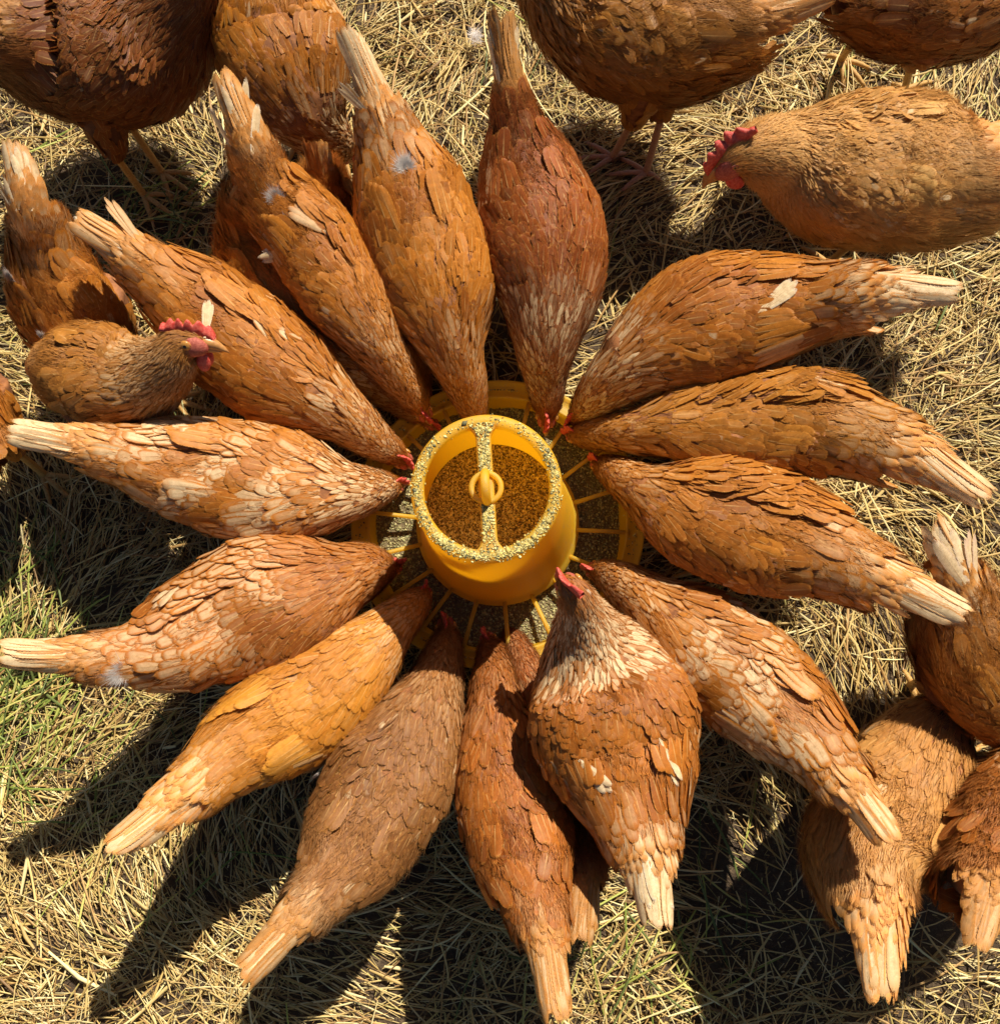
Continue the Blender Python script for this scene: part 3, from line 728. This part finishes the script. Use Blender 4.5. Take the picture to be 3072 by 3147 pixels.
    for sd_, gi in ((1, 1), (-1, 2)):
        s0, s1, p0, p1, d = wing
        X, Q = np.meshgrid(np.linspace(s0, s1, 22), np.linspace(p0, p1, 12), indexing='ij'); Pn = Q if sd_ > 0 else math.pi-Q
        off = wing_off(X, Pn, sd_, wing); V1, _ = lo.P(X, Pn, off-.002-.002*(off < 1e-4)); V0, _ = lo.P(X, Pn, np.full(X.shape, -.006))
        q = grid_quads(22, 12); V = np.concatenate([V1.reshape(-1, 3), V0.reshape(-1, 3)])-loc
        qa, qb = (q[:, ::-1], q+264) if sd_ > 0 else (q, q[:, ::-1]+264)
        rim = list(range(0, 12))+[12*k+11 for k in range(1, 22)]+[252+k for k in range(10, -1, -1)]+[12*k for k in range(20, 0, -1)]
        rq = [(rim[i], rim[(i+1) % len(rim)], rim[(i+1) % len(rim)]+264, rim[i]+264) for i in range(len(rim))]
        wings[gi] = link_obj('wing', np_mesh('wing', V, np.concatenate([qa, qb, rq])), MBODY, root)
    for i in np.nonzero(sel)[0]:
        k = D['K'][i]; d, nn_ = D['D'][i], D['N'][i]; sx = np.cross(d, nn_); L, W = D['L'][i], D['W'][i]
        par = wings.get(int(D['G'][i]), root)
        o = bpy.data.objects.new('tail_feather' if (k == 'long' and D['G'][i] == 3) else ('flight_feather' if k == 'long' else 'feather'), shared(k))
        COL.objects.link(o); o.parent = par
        hgt = W
        p = D['B'][i]-loc
        o.matrix_local = Matrix(((sx[0]*W, d[0]*L, nn_[0]*hgt, p[0]), (sx[1]*W, d[1]*L, nn_[1]*hgt, p[1]), (sx[2]*W, d[2]*L, nn_[2]*hgt, p[2]), (0, 0, 0, 1)))
        c = D['C'][i]; o.color = (float(c[0]), float(c[1]), float(c[2]), float(c[3]))
    # ---- the rest: one mesh per hen
    Vs, UVs, Qs, Cs = [], [], [], []; nb = 0
    for DD, s_ in ((D, ~sel), (D2, np.ones(len(D2['L']), bool))):
        for k in ('covert', 'hackle', 'fluff'):
            m_ = s_ & (DD['K'] == k); n = m_.sum()
            if not n: continue
            tV, tUV, tQ = TPL[k]
            d, nn_ = DD['D'][m_], DD['N'][m_]; sx = np.cross(d, nn_); L, W = DD['L'][m_], DD['W'][m_]
            V = (DD['B'][m_]-loc)[:, None]+sx[:, None]*(tV[None, :, :1]*W[:, None, None])+d[:, None]*(tV[None, :, 1:2]*L[:, None, None])+nn_[:, None]*(tV[None, :, 2:]*W[:, None, None])
            Vs.append(V.reshape(-1, 3)); UVs.append(np.tile(tUV, (n, 1))); Cs.append(np.repeat(DD['C'][m_], len(tV), 0))
            Qs.append((tQ[None]+(np.arange(n)*len(tV))[:, None, None]).reshape(-1, 4)+nb); nb += n*len(tV)
    pl = link_obj('plumage', np_mesh('plumage', np.concatenate(Vs), np.concatenate(Qs), uv=np.concatenate(UVs), col=np.concatenate(Cs)), M_PLUME, root)
    pl['kind'] = 'stuff'
    # ---- white down tufts
    for (tx_, ty_, tr_, tz_) in tufts:
        p, sc, nn_ = onskin(tx_, ty_, .001); n = 1800; r_ = tr_*sc*.5
        bk = -lo.f(lo.T, np.array([3.]))[0]
        off = R.normal(0, .42, (n, 3)); off -= nn_*(off @ nn_)[:, None]; dirs = bk*.55+off*1.1+nn_*R.uniform(.02, .3, (n, 1))
        Lq = R.uniform(.5, 1.1, n)*r_; b0 = p-loc+off*r_; b1 = b0+dirs*Lq[:, None]+nn_*.001
        sx = np.cross(dirs, nn_); sx /= np.linalg.norm(sx, axis=1)[:, None]+1e-9
        V = np.stack([b0-sx*.0003, b0+sx*.0003, b1], 1).reshape(-1, 3)
        o = link_obj('down_tuft', np_mesh('down_tuft', V, T=np.arange(n*3).reshape(-1, 3), col=np.tile([.82, .76, .70, 1], (n*3, 1)), smooth=False), M_DOWN, root)
        o['label'] = 'tuft of white down showing between the feathers'; o['kind'] = 'stuff'
    # ---- head parts
    hp, hT, hS, hU = [lo.f(q, np.array([9.75]))[0] for q in (lo.C, lo.T, lo.S, lo.U)]; hr = lo.f(lo.a, np.array([9.4]))[0]; fr = lo.f(lo.a, np.array([10.]))[0]
    tipc = lo.C[-1]
    if pitch:
        c_, s_ = math.cos(pitch), math.sin(pitch); hT, hU = hT*c_+hU*s_, hU*c_-hT*s_
    cr_, sr_ = math.cos(roll), math.sin(roll); hS, hU = hS*cr_+hU*sr_, hU*cr_-hS*sr_
    ax = np.array([hS, hT, hU])
    def put(name, mbx, mat, par=root, off=None, smooth=True):
        me = mbx.mesh(name, smooth=smooth); v = np.empty(len(me.vertices)*3, np.float32); me.vertices.foreach_get('co', v)
        me.vertices.foreach_set('co', (v.reshape(-1, 3)-loc).astype(np.float32).ravel()); me.update()
        return link_obj(name, me, mat, par)
    def lp(s_, t, u, o_=None): return tipc+hS*s_+hT*t+hU*u
    q = hs*np.clip(hr/.0165, .8, 1.15)
    # beak: upper and lower half
    for nm, u0, r0, ln, dn in (('upper_beak', .0015, .0062, .026, .0075), ('lower_beak', -.0040, .0045, .018, .002)):
        mb = MB(); tt = np.linspace(0, 1, 9)
        pts = np.array([lp(0, (-.004+ln*.86*t)*q, (u0-dn*t*t)*q) for t in tt]); mb.tube(pts, r0*q*(1-tt**1.6)*.95+.0006, 10, 1.1); put(nm, mb, M_BEAK)
    # comb: a serrated blade
    nc = 25; t = np.linspace(0, 1, nc); base_h = .0135*q*np.sin(math.pi*np.clip(t*.9+.08, 0, 1))**.7
    saw = .0085*q*abs(np.sin(t*math.pi*5.5))**.8*np.sin(math.pi*np.clip(t*.92+.06, 0, 1))**.5
    hh = (base_h*.55+saw+.0015)*comb; Lc = .050*q*(1+.35*(comb-1))
    V = []
    for i in range(nc):
        tl_ = .006*q-Lc*t[i]; wob = .0025*q*math.sin(t[i]*7+seed)
        for frac, hw in ((0, .0034), (.5, .0028), (.85, .0018), (1, .0004)):
            uu = hr*.62+(-.004*q if t[i] < .2 else 0)*(1-t[i]/.2)+hh[i]*frac
            for sg in (-1, 1): V.append(lp((sg*hw*q+wob*frac*1.4), tl_, uu))
    V = np.array(V).reshape(nc, 4, 2, 3); ring = np.concatenate([V[:, :, 0], V[:, ::-1, 1]], 1)
    mb = MB(); mb.add(ring.reshape(-1, 3), grid_quads(nc, 8, True)); put('comb', mb, M_COMB)
    # face, eyes, lobes, wattles
    for sg in (-1, 1):
        mb = MB(); mb.ellipsoid(lp(sg*hr*.50, -.014*q, -.001*q), ax, (.0066*q, .0165*q, .0100*q)); fc = put('face', mb, M_FACE)
        e0 = lp(sg*(hr*.50+.0060*q), -.016*q, .0025*q)
        mb = MB(); mb.ellipsoid(e0, ax, (.0030*q*es, .0058*q*es, .0054*q*es), 16, 11); ey = put('eye', mb, M_EYE)
        mb = MB(); mb.ellipsoid(e0+hS*sg*.0016*q*es, ax, (.0017*q*es, .0027*q*es, .0027*q*es), 12, 9); put('pupil', mb, M_PUPIL, ey)
        mb = MB(); th = np.linspace(0, 2*math.pi, 21); mb.tube(np.array([e0+hS*sg*.0006*q+hT*.0047*q*es*math.cos(a_)+hU*.0042*q*es*math.sin(a_) for a_ in th]), .0008*q, 6); put('eyelid', mb, M_FACE, ey)
        mb = MB(); mb.ellipsoid(lp(sg*hr*.66, -.031*q, -.007*q), ax, (.0030*q, .0040*q, .0065*q)); put('ear_lobe', mb, M_LOBE)
        mb = MB(); mb.ellipsoid(lp(sg*.0045*q, -.004*q, -.0165*q), ax, (.0022*q, .0065*q, .0095*q)); put('wattle', mb, M_COMB)
    # ---- legs
    for (sd_, foot, knee, tl, td) in legs:
        mb = MB(); tt = np.linspace(0, 1, 12); pts = knee[None]*(1-tt)[:, None]+foot[None]*tt[:, None]
        mb.tube(pts, .0058+.0012*np.abs(np.sin(tt*38))*.35+.001*(tt > .9), 10)
        lm = M_LEG if leg == 'yellow' else M_LEG_PINK
        lg = put('leg', mb, lm)
        fd = Th if td is None else np.array([math.cos(math.radians(td)), math.sin(math.radians(td)), 0])
        a0_ = math.atan2(fd[1], fd[0])
        for da, ln in ((0, .062), (.62, .050), (-.62, .050), (2.75*sd_, .024)):
            dr = np.array([math.cos(a0_+da), math.sin(a0_+da), 0]); t7 = np.linspace(0, 1, 9)
            pts = np.array([foot+dr*ln*t_+np.array([0, 0, .003+.005*math.sin(math.pi*t_)-.004*t_]) for t_ in t7])
            mb = MB(); mb.tube(pts, (.0056-.0022*t7)+.0006*np.sin(t7*26), 8); to = put('toe', mb, lm, lg)
            mb = MB(); c_pts = np.array([pts[-1]+dr*.010*t_+np.array([0, 0, .001-.004*t_*t_]) for t_ in np.linspace(-.1, 1, 5)]); mb.tube(c_pts, np.linspace(.0026, .0004, 5), 6); put('claw', mb, M_CLAW, lg)
    HENS.append(root)
    return root

ORANGE = dict(base=(0.543, 0.189, 0.0205), dark=(0.347, 0.1, 0.012))
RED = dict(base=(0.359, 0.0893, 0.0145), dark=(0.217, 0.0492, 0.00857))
BROWN = dict(base=(0.36, 0.147, 0.0427), dark=(0.22, 0.0818, 0.0228))
EDGE = 'hens standing behind the feeding ring'
W4 = (.78, .66, .50, 1.15)

# feeding ring, clockwise from the top
hen('orange hen with broad pale tail and white down tuft on its back, above feeder',
    [(667, 68, 12), (697, 140, 30), (728, 225, 62), (765, 330, 92), (800, 440, 108), (830, 530, 110), (848, 610, 92), (868, 680, 62), (888, 735, 44), (902, 785, 30), (912, 818, 14)],
    **ORANGE, neck_pale=.35, tail_pale=1.1, tufts=[(772, 318, 26, .345)], extras=[(700, 210, 655, 150, 22, .36, .37, W4)], seed=1)
hen('dark red hen with narrow white tail tips, directly above the feeder',
    [(957, 35, 9), (962, 110, 24), (975, 190, 44), (990, 270, 70), (1010, 355, 96), (1032, 450, 112), (1045, 550, 104), (1040, 640, 78), (1038, 710, 48), (1042, 770, 32), (1040, 812, 14)],
    **RED, neck_pale=.6, tail_pale=.0, extras=[(958, 170, 952, 32, 22, .37, .38, W4), (966, 160, 972, 50, 18, .36, .375, W4), (950, 150, 942, 60, 14, .35, .36, W4)], fluffy=.5, seed=2)
hen('orange hen with streaked pale neck and creamy fanned tail, upper right of feeder',
    [(1815, 560, 24), (1740, 562, 52), (1640, 562, 76), (1550, 580, 80), (1450, 595, 104), (1340, 620, 116), (1245, 665, 96), (1180, 715, 68), (1135, 755, 46), (1105, 785, 28), (1088, 802, 14)],
    **ORANGE, neck_pale=.95, tail_pale=1.35, extras=[(1462, 584, 1524, 540, 28, .345, .35, W4), (1535, 600, 1560, 604, 24, .35, .35, (.55, .40, .28, .7))], seed=3)
hen('tawny hen with white down spot on its back, right of the feeder',
    [(1866, 945, 20), (1795, 900, 50), (1700, 850, 82), (1600, 820, 92), (1490, 812, 86), (1380, 812, 78), (1280, 812, 66), (1205, 822, 48), (1150, 825, 38), (1105, 828, 27), (1085, 828, 14)],
    base=(0.541, 0.21, 0.0283), dark=(0.369, 0.129, 0.017), neck_pale=.15, tail_pale=0.7, tufts=[(1486, 878, 11, .31)], seed=4, fz=-.01, wing=(2.85, 6.3, .28, 1.25, .022))
hen('orange hen with big drooping wing and white tail tips, level with the feeder',
    [(1828, 1172, 22), (1760, 1145, 48), (1660, 1095, 76), (1560, 1050, 92), (1460, 1020, 100), (1360, 990, 100), (1275, 960, 80), (1220, 930, 56), (1180, 905, 40), (1150, 888, 26), (1132, 880, 14)],
    base=(0.553, 0.199, 0.0255), dark=(0.345, 0.11, 0.0147), neck_pale=.25, tail_pale=0.8, wing=(2.9, 6.4, .28, 1.25, .026), seed=5, fluffy=.2)
hen('long orange hen with cream laced back, lower right of the feeder',
    [(1695, 1600, 18), (1655, 1555, 42), (1600, 1480, 66), (1530, 1395, 86), (1450, 1320, 98), (1370, 1250, 100), (1290, 1190, 86), (1225, 1140, 60), (1180, 1108, 44), (1145, 1090, 28), (1120, 1085, 14)],
    **ORANGE, neck_pale=.4, back_pale=.95, tail_pale=.55, seed=6)
hen('large hen raising its head against the feeder tub, with pale streaked collar',
    [(1252, 1755, 16), (1240, 1690, 48), (1225, 1610, 84), (1205, 1525, 118), (1182, 1440, 142), (1160, 1350, 150), (1140, 1270, 128), (1122, 1212, 86), (1108, 1165, 50), (1092, 1128, 38), (1070, 1104, 24)],
    z=[.37, .355, .33, .30, .28, .28, .29, .32, .365, .40, .39], base=(0.483, 0.15, 0.0187), dark=(0.3, 0.0853, 0.0124), neck_pale=1.0, tail_pale=1.0, wing_pale=.012,
    extras=[(1120, 1465, 1170, 1515, 28, .36, .36, (.62, .48, .33, 1.)), (1262, 1430, 1283, 1505, 26, .36, .35, W4), (1235, 1640, 1262, 1752, 26, .37, .375, W4), (1225, 1640, 1240, 1735, 26, .37, .37, W4)], seed=7, pitch=.0, hs=1.15, big=.95)
hen('red brown hen pointing straight at the feeder from below',
    [(1062, 1932, 14), (1050, 1850, 36), (1030, 1760, 64), (1008, 1670, 86), (988, 1580, 94), (970, 1490, 92), (952, 1405, 78), (942, 1330, 58), (940, 1275, 42), (934, 1235, 28), (925, 1210, 13)],
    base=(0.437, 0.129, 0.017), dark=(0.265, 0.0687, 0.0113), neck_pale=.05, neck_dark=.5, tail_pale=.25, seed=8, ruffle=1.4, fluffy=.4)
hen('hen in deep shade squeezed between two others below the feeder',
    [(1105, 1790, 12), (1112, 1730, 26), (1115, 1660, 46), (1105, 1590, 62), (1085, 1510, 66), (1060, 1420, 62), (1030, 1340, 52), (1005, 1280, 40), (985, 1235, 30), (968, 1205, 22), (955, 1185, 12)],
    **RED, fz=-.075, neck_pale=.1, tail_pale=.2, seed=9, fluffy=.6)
hen('muted brown hen with pale shoulder spots and ragged tail, bottom left of the feeder',
    [(468, 1852, 20), (520, 1795, 38), (585, 1730, 60), (650, 1650, 88), (705, 1560, 108), (752, 1470, 114), (795, 1385, 96), (825, 1315, 66), (842, 1260, 46), (850, 1215, 30), (848, 1180, 14)],
    **BROWN, neck_pale=.1, tail_pale=.35, wing_pale=.02, fluffy=.7, seed=10, big=.85, ruffle=1.2, fz=-.01)
hen('smooth golden orange hen with pale tail, lower left of the feeder',
    [(222, 1612, 20), (290, 1560, 44), (370, 1500, 68), (450, 1430, 88), (535, 1375, 102), (615, 1320, 98), (685, 1255, 82), (738, 1200, 58), (775, 1165, 42), (800, 1140, 27), (810, 1122, 13)],
    base=(0.668, 0.261, 0.0283), dark=(0.506, 0.178, 0.0192), body='gold', neck_pale=.3, tail_pale=0.7, tufts=[(600, 1475, 10, .2)], big=.9, seed=11, ruffle=.6, wing=(2.75, 6.3, .1, 1.1, .008))
hen('orange hen with laced wing whose dark head is shaded by the feeder tub',
    [(12, 1245, 20), (85, 1248, 34), (180, 1255, 58), (290, 1240, 74), (400, 1195, 96), (500, 1155, 118), (590, 1125, 108), (655, 1100, 76), (700, 1085, 56), (735, 1082, 32), (758, 1075, 15)],
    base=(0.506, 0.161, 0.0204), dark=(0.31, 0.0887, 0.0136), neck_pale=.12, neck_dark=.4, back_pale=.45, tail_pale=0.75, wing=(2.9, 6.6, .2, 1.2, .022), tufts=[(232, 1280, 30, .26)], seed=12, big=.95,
    extras=[(345, 1110, 290, 1170, 26, .30, .29, (.60, .38, .2, .5))])
hen('cream laced hen with white streaked neck and long pale tail, left of the feeder',
    [(32, 822, 18), (105, 835, 36), (190, 858, 58), (290, 880, 80), (400, 905, 100), (500, 928, 108), (590, 935, 96), (655, 938, 68), (705, 932, 46), (742, 926, 28), (762, 925, 14)],
    base=(0.576, 0.199, 0.0238), dark=(0.415, 0.133, 0.017), neck_pale=1., back_pale=1., tail_pale=1.05, seed=13)
hen('orange hen with two splayed tail feathers, upper left of the feeder',
    [(150, 418, 14), (195, 445, 34), (260, 495, 58), (345, 560, 80), (430, 630, 96), (510, 695, 100), (590, 752, 86), (655, 795, 62), (705, 832, 44), (750, 862, 30), (778, 884, 15)],
    **ORANGE, neck_pale=.5, tail_pale=.4, extras=[(262, 460, 192, 385, 30, .36, .38, (.6, .35, .16, .4)), (210, 460, 135, 412, 30, .36, .37, W4)], seed=14)
hen('orange hen with upright white tail and a white wing feather sticking out sideways',
    [(428, 148, 22), (455, 215, 38), (485, 300, 56), (525, 378, 64), (585, 450, 76), (640, 525, 80), (692, 610, 74), (732, 672, 56), (768, 728, 40), (795, 768, 28), (814, 797, 13)],
    **ORANGE, neck_pale=.3, tail_pale=.3, fluffy=.5, tufts=[(525, 375, 20, .33), (545, 420, 12, .33)], seed=16, fz=.025,
    extras=[(475, 280, 425, 140, 22, .37, .385, W4), (462, 280, 455, 150, 18, .365, .38, W4), (440, 270, 412, 200, 18, .35, .36, W4), (480, 270, 480, 200, 18, .36, .37, W4),
            (575, 470, 497, 484, 26, .33, .32, W4), (600, 430, 545, 392, 26, .36, .36, (.6, .3, .12, .4))])
hen('orange hen with fluffy belly, half hidden under the one with upright white tail',
    [(475, 335, 20), (466, 355, 34), (464, 388, 50), (478, 435, 64), (512, 512, 78), (568, 592, 80), (634, 662, 66), (692, 710, 50), (750, 752, 36), (802, 790, 25), (828, 812, 13)],
    **ORANGE, neck_pale=.7, tail_pale=.1, fluffy=1., seed=15, fz=-.035, hide_tail=False)
hen('fluffy shaded rump of a hen squeezed in behind two tails',
    [(598, 268, 12), (604, 298, 24), (614, 335, 38), (632, 385, 48), (655, 440, 56), (690, 510, 58), (725, 580, 52), (755, 640, 42), (780, 690, 32), (800, 735, 24), (815, 760, 12)],
    **ORANGE, neck_pale=.1, tail_pale=.2, fluffy=1.4, tufts=[(630, 395, 26, .3)], seed=27, fz=-.09, hide_tail=False)
hen('hen looking up sideways with red comb and round eye, at the left',
    [(62, 700, 16), (76, 694, 34), (98, 692, 54), (130, 698, 72), (168, 708, 84), (208, 718, 90), (250, 726, 88), (292, 712, 77), (326, 686, 57), (354, 654, 42), (397, 655, 21)],
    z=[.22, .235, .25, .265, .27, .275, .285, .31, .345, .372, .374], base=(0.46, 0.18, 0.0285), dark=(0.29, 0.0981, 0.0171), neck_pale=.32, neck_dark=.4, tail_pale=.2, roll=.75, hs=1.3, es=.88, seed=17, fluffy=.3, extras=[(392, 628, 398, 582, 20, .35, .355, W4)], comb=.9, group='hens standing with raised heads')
hen('orange hen with upright white tail at the left edge, ducking under the head-up hen',
    [(28, 285, 18), (45, 350, 42), (70, 425, 58), (95, 500, 72), (125, 570, 86), (158, 628, 86), (196, 676, 76), (235, 712, 58), (275, 740, 42), (305, 758, 28), (325, 768, 13)],
    z=[.38, .365, .33, .275, .235, .205, .175, .145, .12, .10, .08], **ORANGE, neck_pale=.2, tail_pale=.75, fluffy=.5, tufts=[(22, 530, 22, .32), (80, 640, 12, .3)], seed=28,
    extras=[(55, 370, 32, 280, 24, .36, .385, W4), (30, 400, 5, 330, 20, .35, .37, W4)])

# outer birds
hen('dark chestnut hen with fluffy thigh standing in the top left corner',
    [(-85, -10, 25), (-40, 30, 55), (20, 60, 85), (85, 80, 118), (160, 85, 140), (235, 75, 140), (300, 40, 115), (350, -20, 75), (370, -70, 50), (380, -110, 32), (390, -140, 15)],
    z=[.36, .34, .31, .27, .25, .25, .27, .32, .36, .40, .39], base=(0.275, 0.0776, 0.0136), dark=(0.161, 0.0422, 0.00849), neck_pale=0, tail_pale=0, fluffy=.6, feet=[(275, 372, -35), (310, 330, -35)], body='dark', seed=18, ruffle=1.6, group=EDGE, big=.9)
hen('hen with bright golden collar bending down behind the ring, top left',
    [(500, -160, 25), (505, -110, 50), (515, -60, 85), (525, 0, 105), (535, 60, 118), (550, 125, 118), (575, 190, 100), (600, 235, 74), (625, 262, 52), (650, 285, 34), (665, 300, 15)],
    z=[.36, .34, .31, .28, .25, .24, .22, .19, .16, .12, .10], base=(0.541, 0.189, 0.0181), dark=(0.334, 0.1, 0.0113), neck_pale=.75, tail_pale=.3, seed=19, group=EDGE)
hen('big tawny hen with loose fluffy feathers standing at the top centre',
    [(1580, -20, 30), (1500, 10, 55), (1425, 40, 85), (1350, 50, 115), (1265, 50, 135), (1180, 35, 132), (1100, 0, 105), (1040, -50, 70), (1010, -100, 48), (990, -140, 32), (975, -165, 15)],
    z=[.33, .31, .29, .265, .245, .245, .26, .30, .35, .39, .38], base=(0.461, 0.189, 0.0283), dark=(0.288, 0.1, 0.0159), neck_pale=.1, tail_pale=.1, fluffy=1.2, ruffle=2., feet=[(1230, 330, 180), (1165, 300, 180)], leg='pink', seed=20, group=EDGE)
hen('hen with both yellow feet showing at the top right corner',
    [(1530, -85, 20), (1570, -60, 45), (1620, -30, 70), (1690, -10, 95), (1770, 0, 105), (1850, -5, 105), (1920, -25, 90), (1975, -60, 65), (2010, -90, 45), (2040, -120, 30), (2060, -130, 15)],
    z=[.34, .33, .30, .26, .24, .24, .25, .29, .34, .38, .37], base=(0.38, 0.129, 0.0204), dark=(0.196, 0.0555, 0.0113), neck_pale=0, tail_pale=.2, fluffy=.8, feet=[(1722, 172, -15), (1600, 115, -50)], seed=21, group=EDGE)
hen('pale golden buff hen walking left with red comb and closed eye',
    [(1990, 250, 40), (1940, 290, 80), (1875, 325, 118), (1795, 335, 132), (1705, 330, 138), (1620, 325, 132), (1545, 310, 112), (1490, 295, 86), (1445, 290, 64), (1405, 296, 44), (1364, 325, 24)],
    z=[.32, .31, .29, .265, .25, .25, .26, .28, .31, .32, .30], base=(0.66, 0.338, 0.095), dark=(0.5, 0.218, 0.0522), body='gold', neck_pale=.1, tail_pale=.3, fluffy=1., ruffle=1.5, roll=-.45, hs=1.6, es=.5, seed=22, big=.62, comb=.95, group='hens standing with raised heads', wing_pale=.1)
hen('hen with a bent whitish tail standing at the right edge',
    [(1775, 1000, 24), (1800, 1055, 44), (1825, 1120, 66), (1845, 1190, 100), (1870, 1250, 120), (1910, 1300, 118), (1960, 1340, 100), (2005, 1380, 70), (2030, 1410, 48), (2050, 1440, 30), (2060, 1460, 15)],
    base=(0.461, 0.166, 0.0215), dark=(0.288, 0.0887, 0.0124), neck_pale=.2, tail_pale=.8, fluffy=1.1, ruffle=1.6, seed=23, group=EDGE, extras=[(1840, 1110, 1778, 998, 44, .35, .39, (.72, .56, .42, 1.)), (1850, 1100, 1830, 1010, 34, .35, .385, (.72, .5, .34, .8))])
hen('orange hen seen from behind with its tail hanging down, bottom right',
    [(1675, 1895, 34), (1672, 1800, 60), (1655, 1705, 90), (1652, 1625, 120), (1695, 1550, 122), (1735, 1475, 108), (1765, 1415, 92), (1795, 1370, 66), (1820, 1340, 46), (1840, 1315, 28), (1850, 1300, 14)],
    base=(0.6, 0.294, 0.0808), dark=(0.46, 0.191, 0.0475), neck_pale=.1, tail_pale=.45, fluffy=1., seed=24, group=EDGE, fz=-.035,
    extras=[(1690, 1650, 1665, 1690, 50, .33, .34, (.6, .3, .1, .1)), (1720, 1660, 1600, 1655, 40, .335, .34, (.6, .3, .1, .1)), (1690, 1800, 1675, 1905, 46, .34, .35, (.7, .42, .18, .4))])
hen('dark rusty hen with ruffled curling feathers at the lower right edge',
    [(1860, 1800, 25), (1862, 1740, 55), (1872, 1680, 85), (1895, 1615, 100), (1930, 1560, 110), (1975, 1520, 108), (2020, 1490, 90), (2060, 1460, 65), (2085, 1440, 45), (2100, 1420, 30), (2110, 1410, 15)],
    base=(0.391, 0.117, 0.017), dark=(0.218, 0.061, 0.0102), neck_pale=.0, tail_pale=.1, fluffy=1.4, ruffle=2.6, seed=25, group=EDGE)
hen('rump of a rusty hen cut off by the left edge beside the cream laced tail',
    [(20, 905, 16), (5, 880, 34), (-20, 850, 56), (-50, 810, 76), (-90, 770, 90), (-130, 730, 90), (-170, 700, 75), (-200, 670, 55), (-220, 650, 40), (-240, 630, 28), (-250, 620, 14)],
    z=[.22, .22, .22, .22, .23, .24, .25, .28, .33, .37, .36], **ORANGE, neck_pale=.1, tail_pale=.1, fluffy=1., seed=26, group=EDGE, feet=[(85, 905, -40), None], hide_tail=True)

# ------------------------------------------------------------------ loose down on the straw
R = np.random.RandomState(5)
p, sc = at(905, 70, .03); n = 220
dirs = R.normal(size=(n, 3)); dirs[:, 2] = abs(dirs[:, 2])*.5; dirs /= np.linalg.norm(dirs, axis=1)[:, None]
sx = np.cross(dirs, [0, 0, 1.]); b0 = R.normal(0, .004, (n, 3)); Lq = R.uniform(.006, .020, n)
V = np.stack([b0-sx*.0005, b0+sx*.0005, b0+dirs*Lq[:, None]], 1).reshape(-1, 3)
o = link_obj('down_feather', np_mesh('down_feather', V, T=np.arange(n*3).reshape(-1, 3), col=np.tile([.8, .74, .7, 1], (n*3, 1)), smooth=False), M_DOWN)
o.location = p; tag(o, 'small white down feather lying on the straw at the top', 'feather')
